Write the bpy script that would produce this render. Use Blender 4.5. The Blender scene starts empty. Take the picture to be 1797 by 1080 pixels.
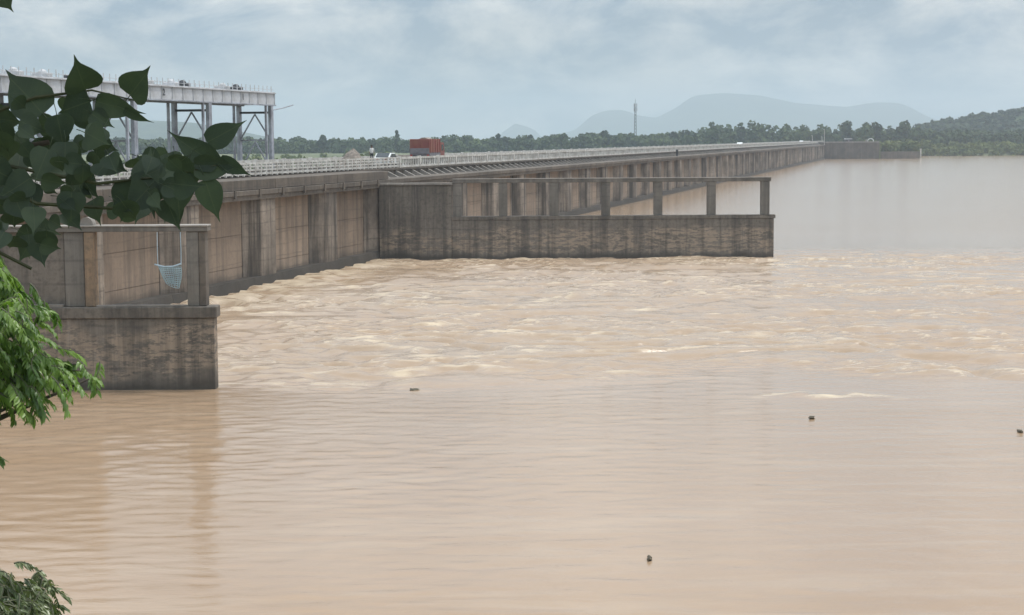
import bpy, bmesh, math, random
import numpy as np
from mathutils import Vector, Matrix, noise as mnoise
R = math.radians
rng = np.random.default_rng(7)
random.seed(7)
scene = bpy.context.scene
col = scene.collection

# ------------------------------------------------------------------ camera, world, sun, exposure
CAM_Z = 11.0
cd = bpy.data.cameras.new('camera'); cam = bpy.data.objects.new('camera', cd); col.objects.link(cam)
scene.camera = cam
cd.sensor_width = 36.0
cd.lens = 36.0 * 3000.0 / 1797.0
cd.clip_start = 0.1; cd.clip_end = 40000
pitch = math.atan(295.0 / 3000.0)
cam.matrix_world = (Matrix.Translation((0, 0, CAM_Z)) @ Matrix.Rotation(R(90) - pitch, 4, 'X')
                    @ Matrix.Rotation(R(-0.35), 4, 'Z'))

SUN_EL, SUN_AZ = R(70), R(72)          # azimuth measured from +Y towards +X
world = bpy.data.worlds.new('World'); scene.world = world; world.use_nodes = True
def build_world():
    nt = world.node_tree; nt.nodes.clear()
    N = nt.nodes.new; L = nt.links.new
    out = N('ShaderNodeOutputWorld'); bg = N('ShaderNodeBackground')
    sky = N('ShaderNodeTexSky'); sky.sky_type = 'NISHITA'; sky.sun_disc = False
    sky.sun_elevation = SUN_EL; sky.sun_rotation = SUN_AZ
    sky.dust_density = 2.0; sky.air_density = 1.0
    tc = N('ShaderNodeTexCoord')
    sep = N('ShaderNodeSeparateXYZ'); L(tc.outputs['Generated'], sep.inputs[0])
    # cloud layer: directions projected on a plane overhead
    zc = N('ShaderNodeMath'); zc.operation = 'MAXIMUM'; L(sep.outputs['Z'], zc.inputs[0]); zc.inputs[1].default_value = 0.0
    za = N('ShaderNodeMath'); za.operation = 'ADD'; L(zc.outputs[0], za.inputs[0]); za.inputs[1].default_value = 0.42
    dx = N('ShaderNodeMath'); dx.operation = 'DIVIDE'; L(sep.outputs['X'], dx.inputs[0]); L(za.outputs[0], dx.inputs[1])
    dy = N('ShaderNodeMath'); dy.operation = 'DIVIDE'; L(sep.outputs['Y'], dy.inputs[0]); L(za.outputs[0], dy.inputs[1])
    cmb = N('ShaderNodeCombineXYZ'); L(dx.outputs[0], cmb.inputs[0]); L(dy.outputs[0], cmb.inputs[1])
    n1 = N('ShaderNodeTexNoise'); n1.inputs['Scale'].default_value = 5.2; n1.inputs['Detail'].default_value = 7
    n1.inputs['Roughness'].default_value = 0.6; n1.inputs['Distortion'].default_value = 0.25
    L(cmb.outputs[0], n1.inputs['Vector'])
    n2 = N('ShaderNodeTexNoise'); n2.inputs['Scale'].default_value = 2.0; n2.inputs['Detail'].default_value = 3
    L(cmb.outputs[0], n2.inputs['Vector'])
    cr = N('ShaderNodeValToRGB'); cr.color_ramp.elements[0].position = 0.41; cr.color_ramp.elements[1].position = 0.60
    L(n1.outputs['Fac'], cr.inputs[0])
    # cloud colour: grey undersides to bright tops
    cc = N('ShaderNodeMix'); cc.data_type = 'RGBA'
    cc.inputs['A'].default_value = (0.35, 0.47, 0.60, 1); cc.inputs['B'].default_value = (1.04, 1.05, 1.03, 1)
    L(cr.outputs[0], cc.inputs['Factor'])
    skm = N('ShaderNodeVectorMath'); skm.operation = 'SCALE'; skm.inputs['Scale'].default_value = 0.075
    L(sky.outputs[0], skm.inputs[0])
    cov = N('ShaderNodeValToRGB'); cov.color_ramp.elements[0].position = 0.25; cov.color_ramp.elements[1].position = 0.6
    cov.color_ramp.elements[0].color = (0.55, 0.55, 0.55, 1); cov.color_ramp.elements[1].color = (0.92, 0.92, 0.92, 1)
    L(n2.outputs['Fac'], cov.inputs[0])
    mx = N('ShaderNodeMix'); mx.data_type = 'RGBA'
    L(cov.outputs[0], mx.inputs['Factor']); L(skm.outputs[0], mx.inputs['A']); L(cc.outputs['Result'], mx.inputs['B'])
    # an overcast sky brightens steadily from the horizon to the zenith
    zg = N('ShaderNodeMath'); zg.operation = 'MULTIPLY_ADD'; L(zc.outputs[0], zg.inputs[0]); zg.inputs[1].default_value = 1.9; zg.inputs[2].default_value = 0.72
    br = N('ShaderNodeVectorMath'); br.operation = 'SCALE'; L(mx.outputs['Result'], br.inputs[0]); L(zg.outputs[0], br.inputs['Scale'])
    L(br.outputs[0], bg.inputs['Color']); bg.inputs['Strength'].default_value = 1.0
    L(bg.outputs[0], out.inputs['Surface'])
build_world()
sd = bpy.data.lights.new('sun', 'SUN'); sun = bpy.data.objects.new('sun', sd); col.objects.link(sun)
sd.energy = 2.2; sd.angle = R(9); sd.color = (1.0, 0.965, 0.91)
sdir = Vector((math.sin(SUN_AZ) * math.cos(SUN_EL), math.cos(SUN_AZ) * math.cos(SUN_EL), math.sin(SUN_EL)))
sun.rotation_euler = sdir.to_track_quat('Z', 'Y').to_euler(); sun.location = (0, 0, 60)
vs = scene.view_settings
vs.view_transform = 'Standard'; vs.look = 'None'; vs.exposure = 0.0; vs.gamma = 1.0; vs.use_curve_mapping = False
scene.cycles.use_denoising = True
scene.cycles.max_bounces = 6; scene.cycles.volume_bounces = 1
scene.cycles.sample_clamp_indirect = 6.0; scene.cycles.sample_clamp_direct = 3.0

# ------------------------------------------------------------------ helpers
class MB:
    """collects vertices and faces"""
    def __init__(s): s.v = []; s.f = []; s.m = []; s.cur = 0
    def add(s, vs_, fs):
        b = len(s.v); s.v += [tuple(p) for p in vs_]; s.f += [tuple(b + i for i in f) for f in fs]; s.m += [s.cur] * len(fs)
        return s
    def box(s, x0, x1, y0, y1, z0, z1, c=0.0):
        if c <= 0:
            vv = [(x0,y0,z0),(x1,y0,z0),(x1,y1,z0),(x0,y1,z0),(x0,y0,z1),(x1,y0,z1),(x1,y1,z1),(x0,y1,z1)]
            return s.add(vv, [(3,2,1,0),(4,5,6,7),(0,1,5,4),(1,2,6,5),(2,3,7,6),(3,0,4,7)])
        bm = bmesh.new(); bmesh.ops.create_cube(bm, size=1)
        for p in bm.verts:
            p.co = Vector(((x0+x1)/2 + p.co.x*(x1-x0), (y0+y1)/2 + p.co.y*(y1-y0), (z0+z1)/2 + p.co.z*(z1-z0)))
        bmesh.ops.bevel(bm, geom=bm.edges[:], offset=c, segments=1, affect='EDGES')
        bm.verts.index_update(); bm.normal_update()
        s.add([p.co for p in bm.verts], [[q.index for q in f.verts] for f in bm.faces]); bm.free(); return s
    def tube(s, pts, rad, n=6, cap=True):
        pts = [Vector(p) for p in pts]; m = len(pts)
        if not hasattr(rad, '__len__'): rad = [rad] * m
        b = len(s.v); d0 = None
        for i, p in enumerate(pts):
            d = (pts[min(i+1, m-1)] - pts[max(i-1, 0)]).normalized()
            a = Vector((0, 0, 1)) if abs(d.z) < 0.9 else Vector((1, 0, 0))
            e1 = d.cross(a).normalized(); e2 = d.cross(e1)
            for k in range(n):
                t = 2*math.pi*k/n; q = p + (e1*math.cos(t) + e2*math.sin(t))*rad[i]; s.v.append(tuple(q))
        for i in range(m-1):
            for k in range(n):
                k2 = (k+1) % n
                s.f.append((b+i*n+k, b+i*n+k2, b+(i+1)*n+k2, b+(i+1)*n+k)); s.m.append(s.cur)
        if cap:
            s.f.append(tuple(b+k for k in reversed(range(n)))); s.f.append(tuple(b+(m-1)*n+k for k in range(n))); s.m += [s.cur]*2
        return s
    def lathe(s, prof, cx, cy, n=14):
        b = len(s.v)
        for r, z in prof:
            for k in range(n):
                t = 2*math.pi*k/n; s.v.append((cx + r*math.cos(t), cy + r*math.sin(t), z))
        for i in range(len(prof)-1):
            for k in range(n):
                k2 = (k+1) % n
                s.f.append((b+i*n+k, b+i*n+k2, b+(i+1)*n+k2, b+(i+1)*n+k)); s.m.append(s.cur)
        s.f.append(tuple(b+k for k in reversed(range(n)))); s.m.append(s.cur)
        s.f.append(tuple(b+(len(prof)-1)*n+k for k in range(n))); s.m.append(s.cur)
        return s
    def prism(s, poly, axis, a0, a1):
        """extrude a 2d polygon; axis 'y': poly is (x,z), axis 'x': poly is (y,z)"""
        n = len(poly)
        mk = (lambda p, a: (p[0], a, p[1])) if axis == 'y' else (lambda p, a: (a, p[0], p[1]))
        vv = [mk(p, a0) for p in poly] + [mk(p, a1) for p in poly]
        ff = [tuple(range(n)), tuple(reversed(range(n, 2*n)))] + [(i, n+i, n+(i+1) % n, (i+1) % n) for i in range(n)]
        return s.add(vv, ff)
    def mesh(s, name, mats, smooth=False):
        me = bpy.data.meshes.new(name); me.from_pydata(s.v, [], s.f)
        for m in (mats if isinstance(mats, (list, tuple)) else [mats]): me.materials.append(m)
        me.polygons.foreach_set('material_index', s.m)
        bm = bmesh.new(); bm.from_mesh(me); bmesh.ops.recalc_face_normals(bm, faces=bm.faces[:]); bm.to_mesh(me); bm.free()
        if smooth: me.polygons.foreach_set('use_smooth', [True]*len(me.polygons))
        me.update(); return me
    def build(s, name, mats, parent=None, smooth=False):
        return link(name, s.mesh(name, mats, smooth), parent)
def link(name, me, parent=None, loc=None, rot=None):
    o = bpy.data.objects.new(name, me); col.objects.link(o)
    if parent: o.parent = parent
    if loc is not None: o.location = loc
    if rot is not None: o.rotation_euler = rot
    return o
def tag(o, label=None, cat=None, group=None, kind=None):
    if label: o['label'] = label
    if cat: o['category'] = cat
    if group: o['group'] = group
    if kind: o['kind'] = kind
    return o
def empty(name, loc=(0,0,0), rz=0.0):
    o = bpy.data.objects.new(name, None); col.objects.link(o); o.location = loc; o.rotation_euler = (0, 0, rz); return o
def np_mesh(name, V, Q, mats, smooth=False):
    """V (n,3) float, Q (m,4) int -> mesh, fast"""
    me = bpy.data.meshes.new(name); V = np.asarray(V, np.float32); Q = np.asarray(Q, np.int32); k = Q.shape[1]
    me.vertices.add(len(V)); me.vertices.foreach_set('co', V.ravel())
    me.loops.add(Q.size); me.loops.foreach_set('vertex_index', Q.ravel())
    me.polygons.add(len(Q)); me.polygons.foreach_set('loop_start', np.arange(0, Q.size, k, dtype=np.int32))
    me.update(calc_edges=True)
    for m in (mats if isinstance(mats, (list, tuple)) else [mats]): me.materials.append(m)
    if smooth: me.polygons.foreach_set('use_smooth', np.ones(len(Q), bool))
    me.update(); return me
def sstep(a, b, x): t = np.clip((x-a)/(b-a), 0, 1); return t*t*(3-2*t)

# ------------------------------------------------------------------ materials
def newmat(name):
    m = bpy.data.materials.new(name); m.use_nodes = True; nt = m.node_tree
    return m, nt, nt.nodes['Principled BSDF']
def mapping(nt, scale, src='pos', rot=(0,0,0)):
    if src == 'pos':
        g = nt.nodes.new('ShaderNodeNewGeometry'); o = g.outputs['Position']
    else:
        g = nt.nodes.new('ShaderNodeTexCoord'); o = g.outputs['Object']
    mp = nt.nodes.new('ShaderNodeMapping'); mp.inputs['Scale'].default_value = scale; mp.inputs['Rotation'].default_value = rot
    nt.links.new(o, mp.inputs[0]); return mp.outputs[0]
def tnoise(nt, vec, scale, detail=5, rough=0.55, dist=0.0):
    n = nt.nodes.new('ShaderNodeTexNoise'); n.inputs['Scale'].default_value = scale; n.inputs['Detail'].default_value = detail
    n.inputs['Roughness'].default_value = rough; n.inputs['Distortion'].default_value = dist
    nt.links.new(vec, n.inputs['Vector']); return n.outputs['Fac']
def ramp(nt, fac, stops):
    r = nt.nodes.new('ShaderNodeValToRGB'); cr = r.color_ramp
    while len(cr.elements) < len(stops): cr.elements.new(0.5)
    for e, (p, c) in zip(cr.elements, stops):
        e.position = p; e.color = (*c, 1) if hasattr(c, '__len__') else (c, c, c, 1)
    nt.links.new(fac, r.inputs[0]); return r.outputs[0]
def mix(nt, fac, a, b, mode='MIX'):
    m = nt.nodes.new('ShaderNodeMix'); m.data_type = 'RGBA'; m.blend_type = mode
    for sock, val in (('Factor', fac), ('A', a), ('B', b)):
        i = m.inputs[sock] if sock == 'Factor' else [q for q in m.inputs if q.name == sock and q.type == 'RGBA'][0]
        if hasattr(val, 'is_linked') or hasattr(val, 'node'): nt.links.new(val, i)
        else: i.default_value = val if sock == 'Factor' else (*val, 1)
    return [q for q in m.outputs if q.type == 'RGBA'][0]
def math_(nt, op, a, b=None):
    m = nt.nodes.new('ShaderNodeMath'); m.operation = op
    for i, v in enumerate((a, b)):
        if v is None: continue
        if hasattr(v, 'node'): nt.links.new(v, m.inputs[i])
        else: m.inputs[i].default_value = v
    return m.outputs[0]
def bump(nt, bsdf, h, strength=0.4, dist=0.05):
    b = nt.nodes.new('ShaderNodeBump'); b.inputs['Strength'].default_value = strength; b.inputs['Distance'].default_value = dist
    nt.links.new(h, b.inputs['Height']); nt.links.new(b.outputs[0], bsdf.inputs['Normal']); return b
def posz(nt):
    g = nt.nodes.new('ShaderNodeNewGeometry'); s = nt.nodes.new('ShaderNodeSeparateXYZ'); nt.links.new(g.outputs['Position'], s.inputs[0]); return s.outputs['Z']

def concrete(name, light, dark, stain=(0.055,0.05,0.045), streak=0.6, blotch=0.5, wet=0.9, tint=0.12, patch=None, patch_z=(0.6, 2.6)):
    """weathered river concrete: blotches, vertical run-off streaks, pour lines, a wet dark foot"""
    m, nt, b = newmat(name)
    big = tnoise(nt, mapping(nt, (0.35, 0.35, 0.35)), 1.0, 4)
    c = mix(nt, ramp(nt, big, [(0.35, 0.0), (0.68, 1.0)]), dark, light)
    fine = tnoise(nt, mapping(nt, (1, 1, 1)), 3.2, 8, 0.68)
    c = mix(nt, math_(nt, 'MULTIPLY', ramp(nt, fine, [(0.47, 0.0), (0.66, 1.0)]), blotch), c, stain)
    if patch:   # paler patches where the dark skin has worn off, in a band above the water
        pn = tnoise(nt, mapping(nt, (1.2, 1.2, 4.2)), 1.0, 9, 0.78)
        pm = ramp(nt, pn, [(0.47, 0.0), (0.53, 1.0)])
        z = posz(nt)
        zn = math_(nt, 'ADD', z, math_(nt, 'MULTIPLY', math_(nt, 'SUBTRACT', big, 0.5), 3.0))
        lo = math_(nt, 'MULTIPLY', math_(nt, 'SUBTRACT', zn, patch_z[0]), 3.0)
        hi = math_(nt, 'MULTIPLY', math_(nt, 'SUBTRACT', patch_z[1], zn), 2.0)
        band = nt.nodes.new('ShaderNodeClamp'); nt.links.new(math_(nt, 'MINIMUM', lo, hi), band.inputs[0])
        c = mix(nt, math_(nt, 'MULTIPLY', pm, math_(nt, 'MULTIPLY', band.outputs[0], 0.85)), c, patch)
    st = tnoise(nt, mapping(nt, (1.1, 1.1, 0.045)), 1.0, 6, 0.7)
    c = mix(nt, math_(nt, 'MULTIPLY', ramp(nt, st, [(0.46, 0.0), (0.62, 1.0)]), streak), c, stain)
    st2 = tnoise(nt, mapping(nt, (1.9, 1.9, 0.07)), 1.3, 6, 0.7)
    c = mix(nt, math_(nt, 'MULTIPLY', ramp(nt, st2, [(0.60, 0.0), (0.72, 1.0)]), 0.45), c, tuple(min(1, q*1.55) for q in light))
    # pour lines every metre or so
    w = nt.nodes.new('ShaderNodeTexWave'); w.bands_direction = 'Z'; w.inputs['Scale'].default_value = 0.33
    w.inputs['Distortion'].default_value = 2.2; w.inputs['Detail'].default_value = 3; w.inputs['Detail Scale'].default_value = 1.5
    nt.links.new(mapping(nt, (0.25, 0.25, 1)), w.inputs['Vector'])
    c = mix(nt, math_(nt, 'MULTIPLY', ramp(nt, w.outputs['Fac'], [(0.0, 1.0), (0.06, 0.0)]), math_(nt, 'MULTIPLY', ramp(nt, big, [(0.4, 0.0), (0.65, 1.0)]), 0.4)), c, stain)
    oi = nt.nodes.new('ShaderNodeObjectInfo')
    hv = nt.nodes.new('ShaderNodeHueSaturation'); nt.links.new(c, hv.inputs['Color'])
    nt.links.new(math_(nt, 'ADD', math_(nt, 'MULTIPLY', oi.outputs['Random'], 2*tint), 1.0-tint), hv.inputs['Value'])
    c = hv.outputs[0]
    if wet:
        wz = math_(nt, 'ADD', posz(nt), math_(nt, 'MULTIPLY', math_(nt, 'SUBTRACT', big, 0.5), 1.4))
        wf = nt.nodes.new('ShaderNodeMapRange'); nt.links.new(wz, wf.inputs[0])
        wf.inputs[1].default_value = wet*0.35; wf.inputs[2].default_value = wet*1.3; wf.inputs[3].default_value = 0.72; wf.inputs[4].default_value = 0.0
        c = mix(nt, wf.outputs[0], c, (0.06, 0.053, 0.045))
    nt.links.new(c, b.inputs['Base Color']); b.inputs['Roughness'].default_value = 0.9; b.inputs['Specular IOR Level'].default_value = 0.25
    bump(nt, b, fine, 0.5, 0.04)
    return m
def plain(name, c, rough=0.7, metal=0.0, var=0.25, scale=2.0, dirt=None):
    m, nt, b = newmat(name)
    n = tnoise(nt, mapping(nt, (1, 1, 1), 'obj'), scale, 6, 0.65)
    d = dirt or tuple(q*(1-var*1.6) for q in c)
    cc = mix(nt, ramp(nt, n, [(0.38, 1.0), (0.62, 0.0)]), c, d)
    nt.links.new(cc, b.inputs['Base Color']); b.inputs['Roughness'].default_value = rough; b.inputs['Metallic'].default_value = metal
    return m
def leafmat(name, c1, c2, scale, rough=0.5, trans=0.25, src='pos', spec=0.5, detail=3):
    m, nt, b = newmat(name)
    n = tnoise(nt, mapping(nt, (1, 1, 1), src), scale, detail, 0.6)
    oi = nt.nodes.new('ShaderNodeObjectInfo')
    f = math_(nt, 'ADD', math_(nt, 'MULTIPLY', n, 1.0), math_(nt, 'MULTIPLY', math_(nt, 'SUBTRACT', oi.outputs['Random'], 0.5), 0.25))
    c = mix(nt, ramp(nt, f, [(0.36, 0.0), (0.66, 1.0)]), c1, c2)
    nt.links.new(c, b.inputs['Base Color']); b.inputs['Roughness'].default_value = rough; b.inputs['Specular IOR Level'].default_value = spec
    tr = nt.nodes.new('ShaderNodeBsdfTranslucent'); ms = nt.nodes.new('ShaderNodeMixShader'); ms.inputs[0].default_value = trans
    c3 = mix(nt, 1.0, c, (1.1, 1.25, 0.6), 'MULTIPLY'); nt.links.new(c3, tr.inputs[0])
    nt.links.new(b.outputs[0], ms.inputs[1]); nt.links.new(tr.outputs[0], ms.inputs[2])
    nt.links.new(ms.outputs[0], nt.nodes['Material Output'].inputs['Surface']); return m

M = {}
M['gate'] = concrete('gate_concrete', (0.335, 0.255, 0.19), (0.25, 0.19, 0.145), (0.115, 0.095, 0.078), streak=0.6, blotch=0.22, wet=0.9, tint=0.10)
M['pier'] = concrete('pier_concrete', (0.32, 0.265, 0.215), (0.13, 0.11, 0.092), (0.055, 0.048, 0.042), streak=0.95, blotch=0.3, wet=0.9, tint=0.12)
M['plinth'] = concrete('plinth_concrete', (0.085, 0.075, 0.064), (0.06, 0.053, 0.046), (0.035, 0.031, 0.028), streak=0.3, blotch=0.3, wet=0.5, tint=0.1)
M['slab'] = concrete('slab_concrete', (0.18, 0.152, 0.125), (0.115, 0.098, 0.082), (0.06, 0.053, 0.046), streak=0.35, blotch=0.45, wet=0, tint=0.12)
M['fascia'] = concrete('fascia_concrete', (0.17, 0.142, 0.115), (0.105, 0.088, 0.073), (0.06, 0.055, 0.05), streak=0.5, blotch=0.35, wet=0, tint=0.12)
M['divide'] = concrete('divide_wall_concrete', (0.23, 0.20, 0.168), (0.155, 0.135, 0.113), (0.055, 0.051, 0.047), streak=0.6, blotch=0.5, wet=0.42, tint=0.05,
                       patch=(0.36, 0.285, 0.215), patch_z=(0.45, 2.9))
M['divide_up'] = concrete('divide_frame_concrete', (0.22, 0.20, 0.175), (0.15, 0.138, 0.12), (0.07, 0.065, 0.06), streak=0.5, blotch=0.3, wet=0, tint=0.1)
M['cap'] = concrete('cap_concrete', (0.34, 0.31, 0.275), (0.24, 0.22, 0.195), (0.12, 0.11, 0.10), streak=0.3, blotch=0.35, wet=0, tint=0.1)
M['rustpost'] = concrete('ochre_concrete', (0.36, 0.24, 0.145), (0.22, 0.165, 0.115), (0.10, 0.085, 0.07), streak=0.7, blotch=0.6, wet=0, tint=0.02)
M['white'] = plain('white_rail_paint', (0.62, 0.60, 0.56), 0.7, 0, 0.2, 1.5, (0.38, 0.35, 0.31))
M['grey_steel'] = plain('grey_painted_steel', (0.58, 0.59, 0.61), 0.5, 0.0, 0.18, 0.8, (0.42, 0.42, 0.42))
M['dark_steel'] = plain('dark_steel', (0.06, 0.063, 0.07), 0.55, 0.2, 0.3)
M['blue_steel'] = plain('bluish_leg_steel', (0.42, 0.44, 0.49), 0.5, 0.0, 0.2, 0.7, (0.2, 0.2, 0.22))
M['asphalt'] = plain('asphalt', (0.075, 0.073, 0.07), 0.9, 0, 0.25, 1.2)
M['red'] = plain('faded_red_truck_paint', (0.22, 0.055, 0.046), 0.6, 0, 0.25, 1.1, (0.24, 0.09, 0.06))
M['truckgrey'] = plain('truck_grey_panel', (0.22, 0.20, 0.21), 0.6, 0, 0.2)
M['rubber'] = plain('rubber', (0.025, 0.025, 0.026), 0.85)
M['rim'] = plain('rim_metal', (0.4, 0.4, 0.41), 0.4, 0.6)
M['glass'] = plain('vehicle_glass', (0.03, 0.04, 0.045), 0.08, 0.0, 0.1)
M['carwhite'] = plain('car_white_paint', (0.74, 0.76, 0.75), 0.25, 0, 0.06)
M['lampred'] = plain('tail_lamp_red', (0.4, 0.03, 0.02), 0.3)
M['yellow'] = plain('cab_yellow', (0.5, 0.33, 0.06), 0.5)
M['gravel'] = plain('heap_gravel', (0.34, 0.29, 0.245), 0.95, 0, 0.35, 5.0)
M['bark'] = plain('bark', (0.12, 0.095, 0.07), 0.9, 0, 0.4, 6.0)
M['twig'] = plain('green_twig', (0.10, 0.105, 0.05), 0.7, 0, 0.3, 8.0)
M['rope'] = plain('blue_rope', (0.42, 0.52, 0.58), 0.8, 0, 0.2)
M['net'] = plain('blue_net', (0.34, 0.46, 0.50), 0.8, 0, 0.15)
M['skin'] = plain('skin', (0.20, 0.11, 0.07), 0.55)
M['shirt'] = plain('white_shirt', (0.72, 0.71, 0.68), 0.85, 0, 0.08)
M['trousers'] = plain('dark_trousers', (0.025, 0.026, 0.03), 0.85)
M['hair'] = plain('black_hair', (0.012, 0.011, 0.01), 0.6)
M['peepal'] = leafmat('peepal_leaf', (0.062, 0.085, 0.062), (0.092, 0.122, 0.075), 9.0, 0.55, 0.16, 'pos', 0.25)
def leaf_veins(m):
    """pale midrib and side veins drawn on the blade in its own coordinates"""
    nt = m.node_tree; b = nt.nodes['Principled BSDF']; src = b.inputs['Base Color'].links[0].from_socket
    tc = nt.nodes.new('ShaderNodeTexCoord'); sp = nt.nodes.new('ShaderNodeSeparateXYZ'); nt.links.new(tc.outputs['Object'], sp.inputs[0])
    ax = math_(nt, 'ABSOLUTE', sp.outputs['X']); mid = math_(nt, 'LESS_THAN', ax, 0.011)
    ph = math_(nt, 'FRACT', math_(nt, 'MULTIPLY', math_(nt, 'SUBTRACT', sp.outputs['Y'], math_(nt, 'MULTIPLY', ax, 0.75)), 9.0))
    sv = math_(nt, 'MULTIPLY', math_(nt, 'LESS_THAN', ph, 0.07), 0.45)
    f = math_(nt, 'MULTIPLY', math_(nt, 'MAXIMUM', mid, sv), 0.55)
    nt.links.new(mix(nt, f, src, (0.13, 0.16, 0.09)), b.inputs['Base Color'])
leaf_veins(M['peepal'])
M['bright_leaf'] = leafmat('bright_drooping_leaf', (0.085, 0.16, 0.034), (0.26, 0.38, 0.09), 3.0, 0.38, 0.42, 'pos', 0.6)
M['shrub_leaf'] = leafmat('dusty_shrub_leaf', (0.075, 0.11, 0.04), (0.20, 0.23, 0.105), 5.0, 0.35, 0.25, 'pos', 0.6)
M['wood_leaf'] = leafmat('woodland_leaf', (0.026, 0.048, 0.030), (0.085, 0.115, 0.045), 0.06, 0.8, 0.15, 'pos', 0.2, 5)
M['tree_leaf'] = leafmat('dark_far_leaf', (0.022, 0.04, 0.024), (0.055, 0.08, 0.034), 0.12, 0.8, 0.15, 'pos', 0.2, 5)
M['shore_leaf'] = leafmat('shore_shrub_leaf', (0.055, 0.085, 0.035), (0.15, 0.17, 0.06), 0.08, 0.8, 0.2, 'pos', 0.2, 4)
M['debris'] = plain('wet_debris', (0.17, 0.145, 0.10), 0.7, 0, 0.4, 6)

def ground_mat():
    m, nt, b = newmat('ground_grass')
    n = tnoise(nt, mapping(nt, (0.02, 0.02, 0.02)), 1.0, 8, 0.6)
    n2 = tnoise(nt, mapping(nt, (0.6, 0.6, 0.6)), 1.0, 6, 0.65)
    c = mix(nt, ramp(nt, n, [(0.38, 0.0), (0.62, 1.0)]), (0.07, 0.095, 0.04), (0.13, 0.15, 0.065))
    c = mix(nt, ramp(nt, n2, [(0.45, 0.0), (0.7, 0.7)]), c, (0.15, 0.12, 0.08))
    nt.links.new(c, b.inputs['Base Color']); b.inputs['Roughness'].default_value = 0.95; bump(nt, b, n2, 0.4, 0.2); return m
M['ground'] = ground_mat()
def hill_mat(name, c1, c2, sc):
    m, nt, b = newmat(name)
    n = tnoise(nt, mapping(nt, (sc, sc, sc*1.5)), 1.0, 9, 0.66)
    c = mix(nt, ramp(nt, n, [(0.4, 0.0), (0.62, 1.0)]), c1, c2)
    nt.links.new(c, b.inputs['Base Color']); b.inputs['Roughness'].default_value = 0.95; b.inputs['Specular IOR Level'].default_value = 0.1
    bump(nt, b, n, 0.8, 6.0); return m
M['hill'] = hill_mat('wooded_hill', (0.022, 0.038, 0.025), (0.06, 0.082, 0.04), 0.035)
M['far_hill'] = hill_mat('distant_hill', (0.03, 0.045, 0.035), (0.055, 0.07, 0.05), 0.006)

# ------------------------------------------------------------------ barrage frame (t across towards the river, s along)
ANG = R(13.52)
U = Vector((math.sin(ANG), math.cos(ANG), 0)); NV = Vector((math.cos(ANG), -math.sin(ANG), 0))
ORG = Vector((-34.358, 70.0, 0))
PITCH = 14.4; S0 = 64.9
def BP(s, t, z): return ORG + U*s + NV*t + Vector((0, 0, z))
def st_of(X, Y):
    dx, dy = X-ORG.x, Y-ORG.y
    return dx*U.x + dy*U.y, dx*NV.x + dy*NV.y

# ------------------------------------------------------------------ ground
def shoreline(X):
    return 985 + 9*np.sin(X*0.035) + 5*np.sin(X*0.11+1) - 100*(1-sstep(160, 235, X))
def ground_h(X, Y):
    s, t = st_of(X, Y)
    bed = -3.0
    near = np.interp(Y + np.minimum(0, (X+18))*0.55, [-40, 1.5, 6, 27, 34], [9.6, 9.3, 8.2, -0.6, bed])
    far = bed + (3.2-bed)*sstep(-8, 22, Y-shoreline(X))
    right = bed + (3.0-bed)*sstep(1400, 1460, X)
    down = bed + (1.6-bed)*(1-sstep(-15, -5, t))
    h = np.maximum(np.maximum(near, far), np.maximum(right, down))
    return h
gx = np.unique(np.concatenate([np.linspace(-10400, -420, 40), np.arange(-420, 421, 7.0), np.linspace(425, 1600, 80), np.linspace(1600, 10400, 40), np.arange(-30, 31, 1.5)]))
gy = np.unique(np.concatenate([np.linspace(-10400, -60, 25), np.arange(-60, 60, 2.0), np.arange(60, 1120, 7.0), np.linspace(1125, 1800, 30), np.linspace(1850, 10400, 40)]))
GX, GY = np.meshgrid(gx, gy)
GZ = ground_h(GX, GY)
def grid_quads(nr, nc):
    i = np.arange(nr*nc).reshape(nr, nc)
    return np.stack([i[:-1, :-1], i[:-1, 1:], i[1:, 1:], i[1:, :-1]], -1).reshape(-1, 4)
g = link('ground', np_mesh('ground', np.stack([GX, GY, GZ], -1).reshape(-1, 3), grid_quads(len(gy), len(gx)), M['ground'], True))
tag(g, kind='structure')

# ------------------------------------------------------------------ water
def spectral(n, size, lmin, lmax, aniso, seed):
    """random tileable field with wavelengths lmin..lmax, stretched along x"""
    r = np.random.default_rng(seed)
    k = np.fft.fftfreq(n, size/n); KX, KY = np.meshgrid(k*aniso, k)
    K = np.sqrt(KX**2 + KY**2) + 1e-9
    amp = np.where((K > 1/lmax) & (K < 1/lmin), K**-1.6, 0.0)
    f = np.fft.ifft2(np.fft.fft2(r.standard_normal((n, n)))*amp).real
    return f/f.std()
def sample(f, size, X, Y):
    n = f.shape[0]; x = (X/size*n) % n; y = (Y/size*n) % n
    x0 = np.floor(x).astype(int) % n; y0 = np.floor(y).astype(int) % n; fx = x-np.floor(x); fy = y-np.floor(y)
    x1 = (x0+1) % n; y1 = (y0+1) % n
    return f[y0, x0]*(1-fx)*(1-fy)+f[y0, x1]*fx*(1-fy)+f[y1, x0]*(1-fx)*fy+f[y1, x1]*fx*fy
wx = np.unique(np.concatenate([np.linspace(-60, -34, 40), np.arange(-34, 50, 0.19), np.linspace(50, 120, 130), np.linspace(120, 400, 80), np.linspace(420, 1440, 30)]))
ys = [24.0]
while ys[-1] < 1010:
    y = ys[-1]; ys.append(y + (max(0.10, y*0.0019) if y < 170 else 0.33*(y/170)**1.9))
wy = np.array(ys)
WX, WY = np.meshgrid(wx, wy)
f_big = spectral(1024, 120, 3.0, 9.0, 2.0, 1); f_mid = spectral(1024, 120, 1.0, 3.2, 2.2, 2)
f_rip = spectral(1024, 80, 0.5, 1.7, 1.7, 3); f_patch = spectral(512, 200, 9.0, 60.0, 2.2, 4); f_fine = spectral(1024, 60, 0.45, 1.4, 2.6, 5)
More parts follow.
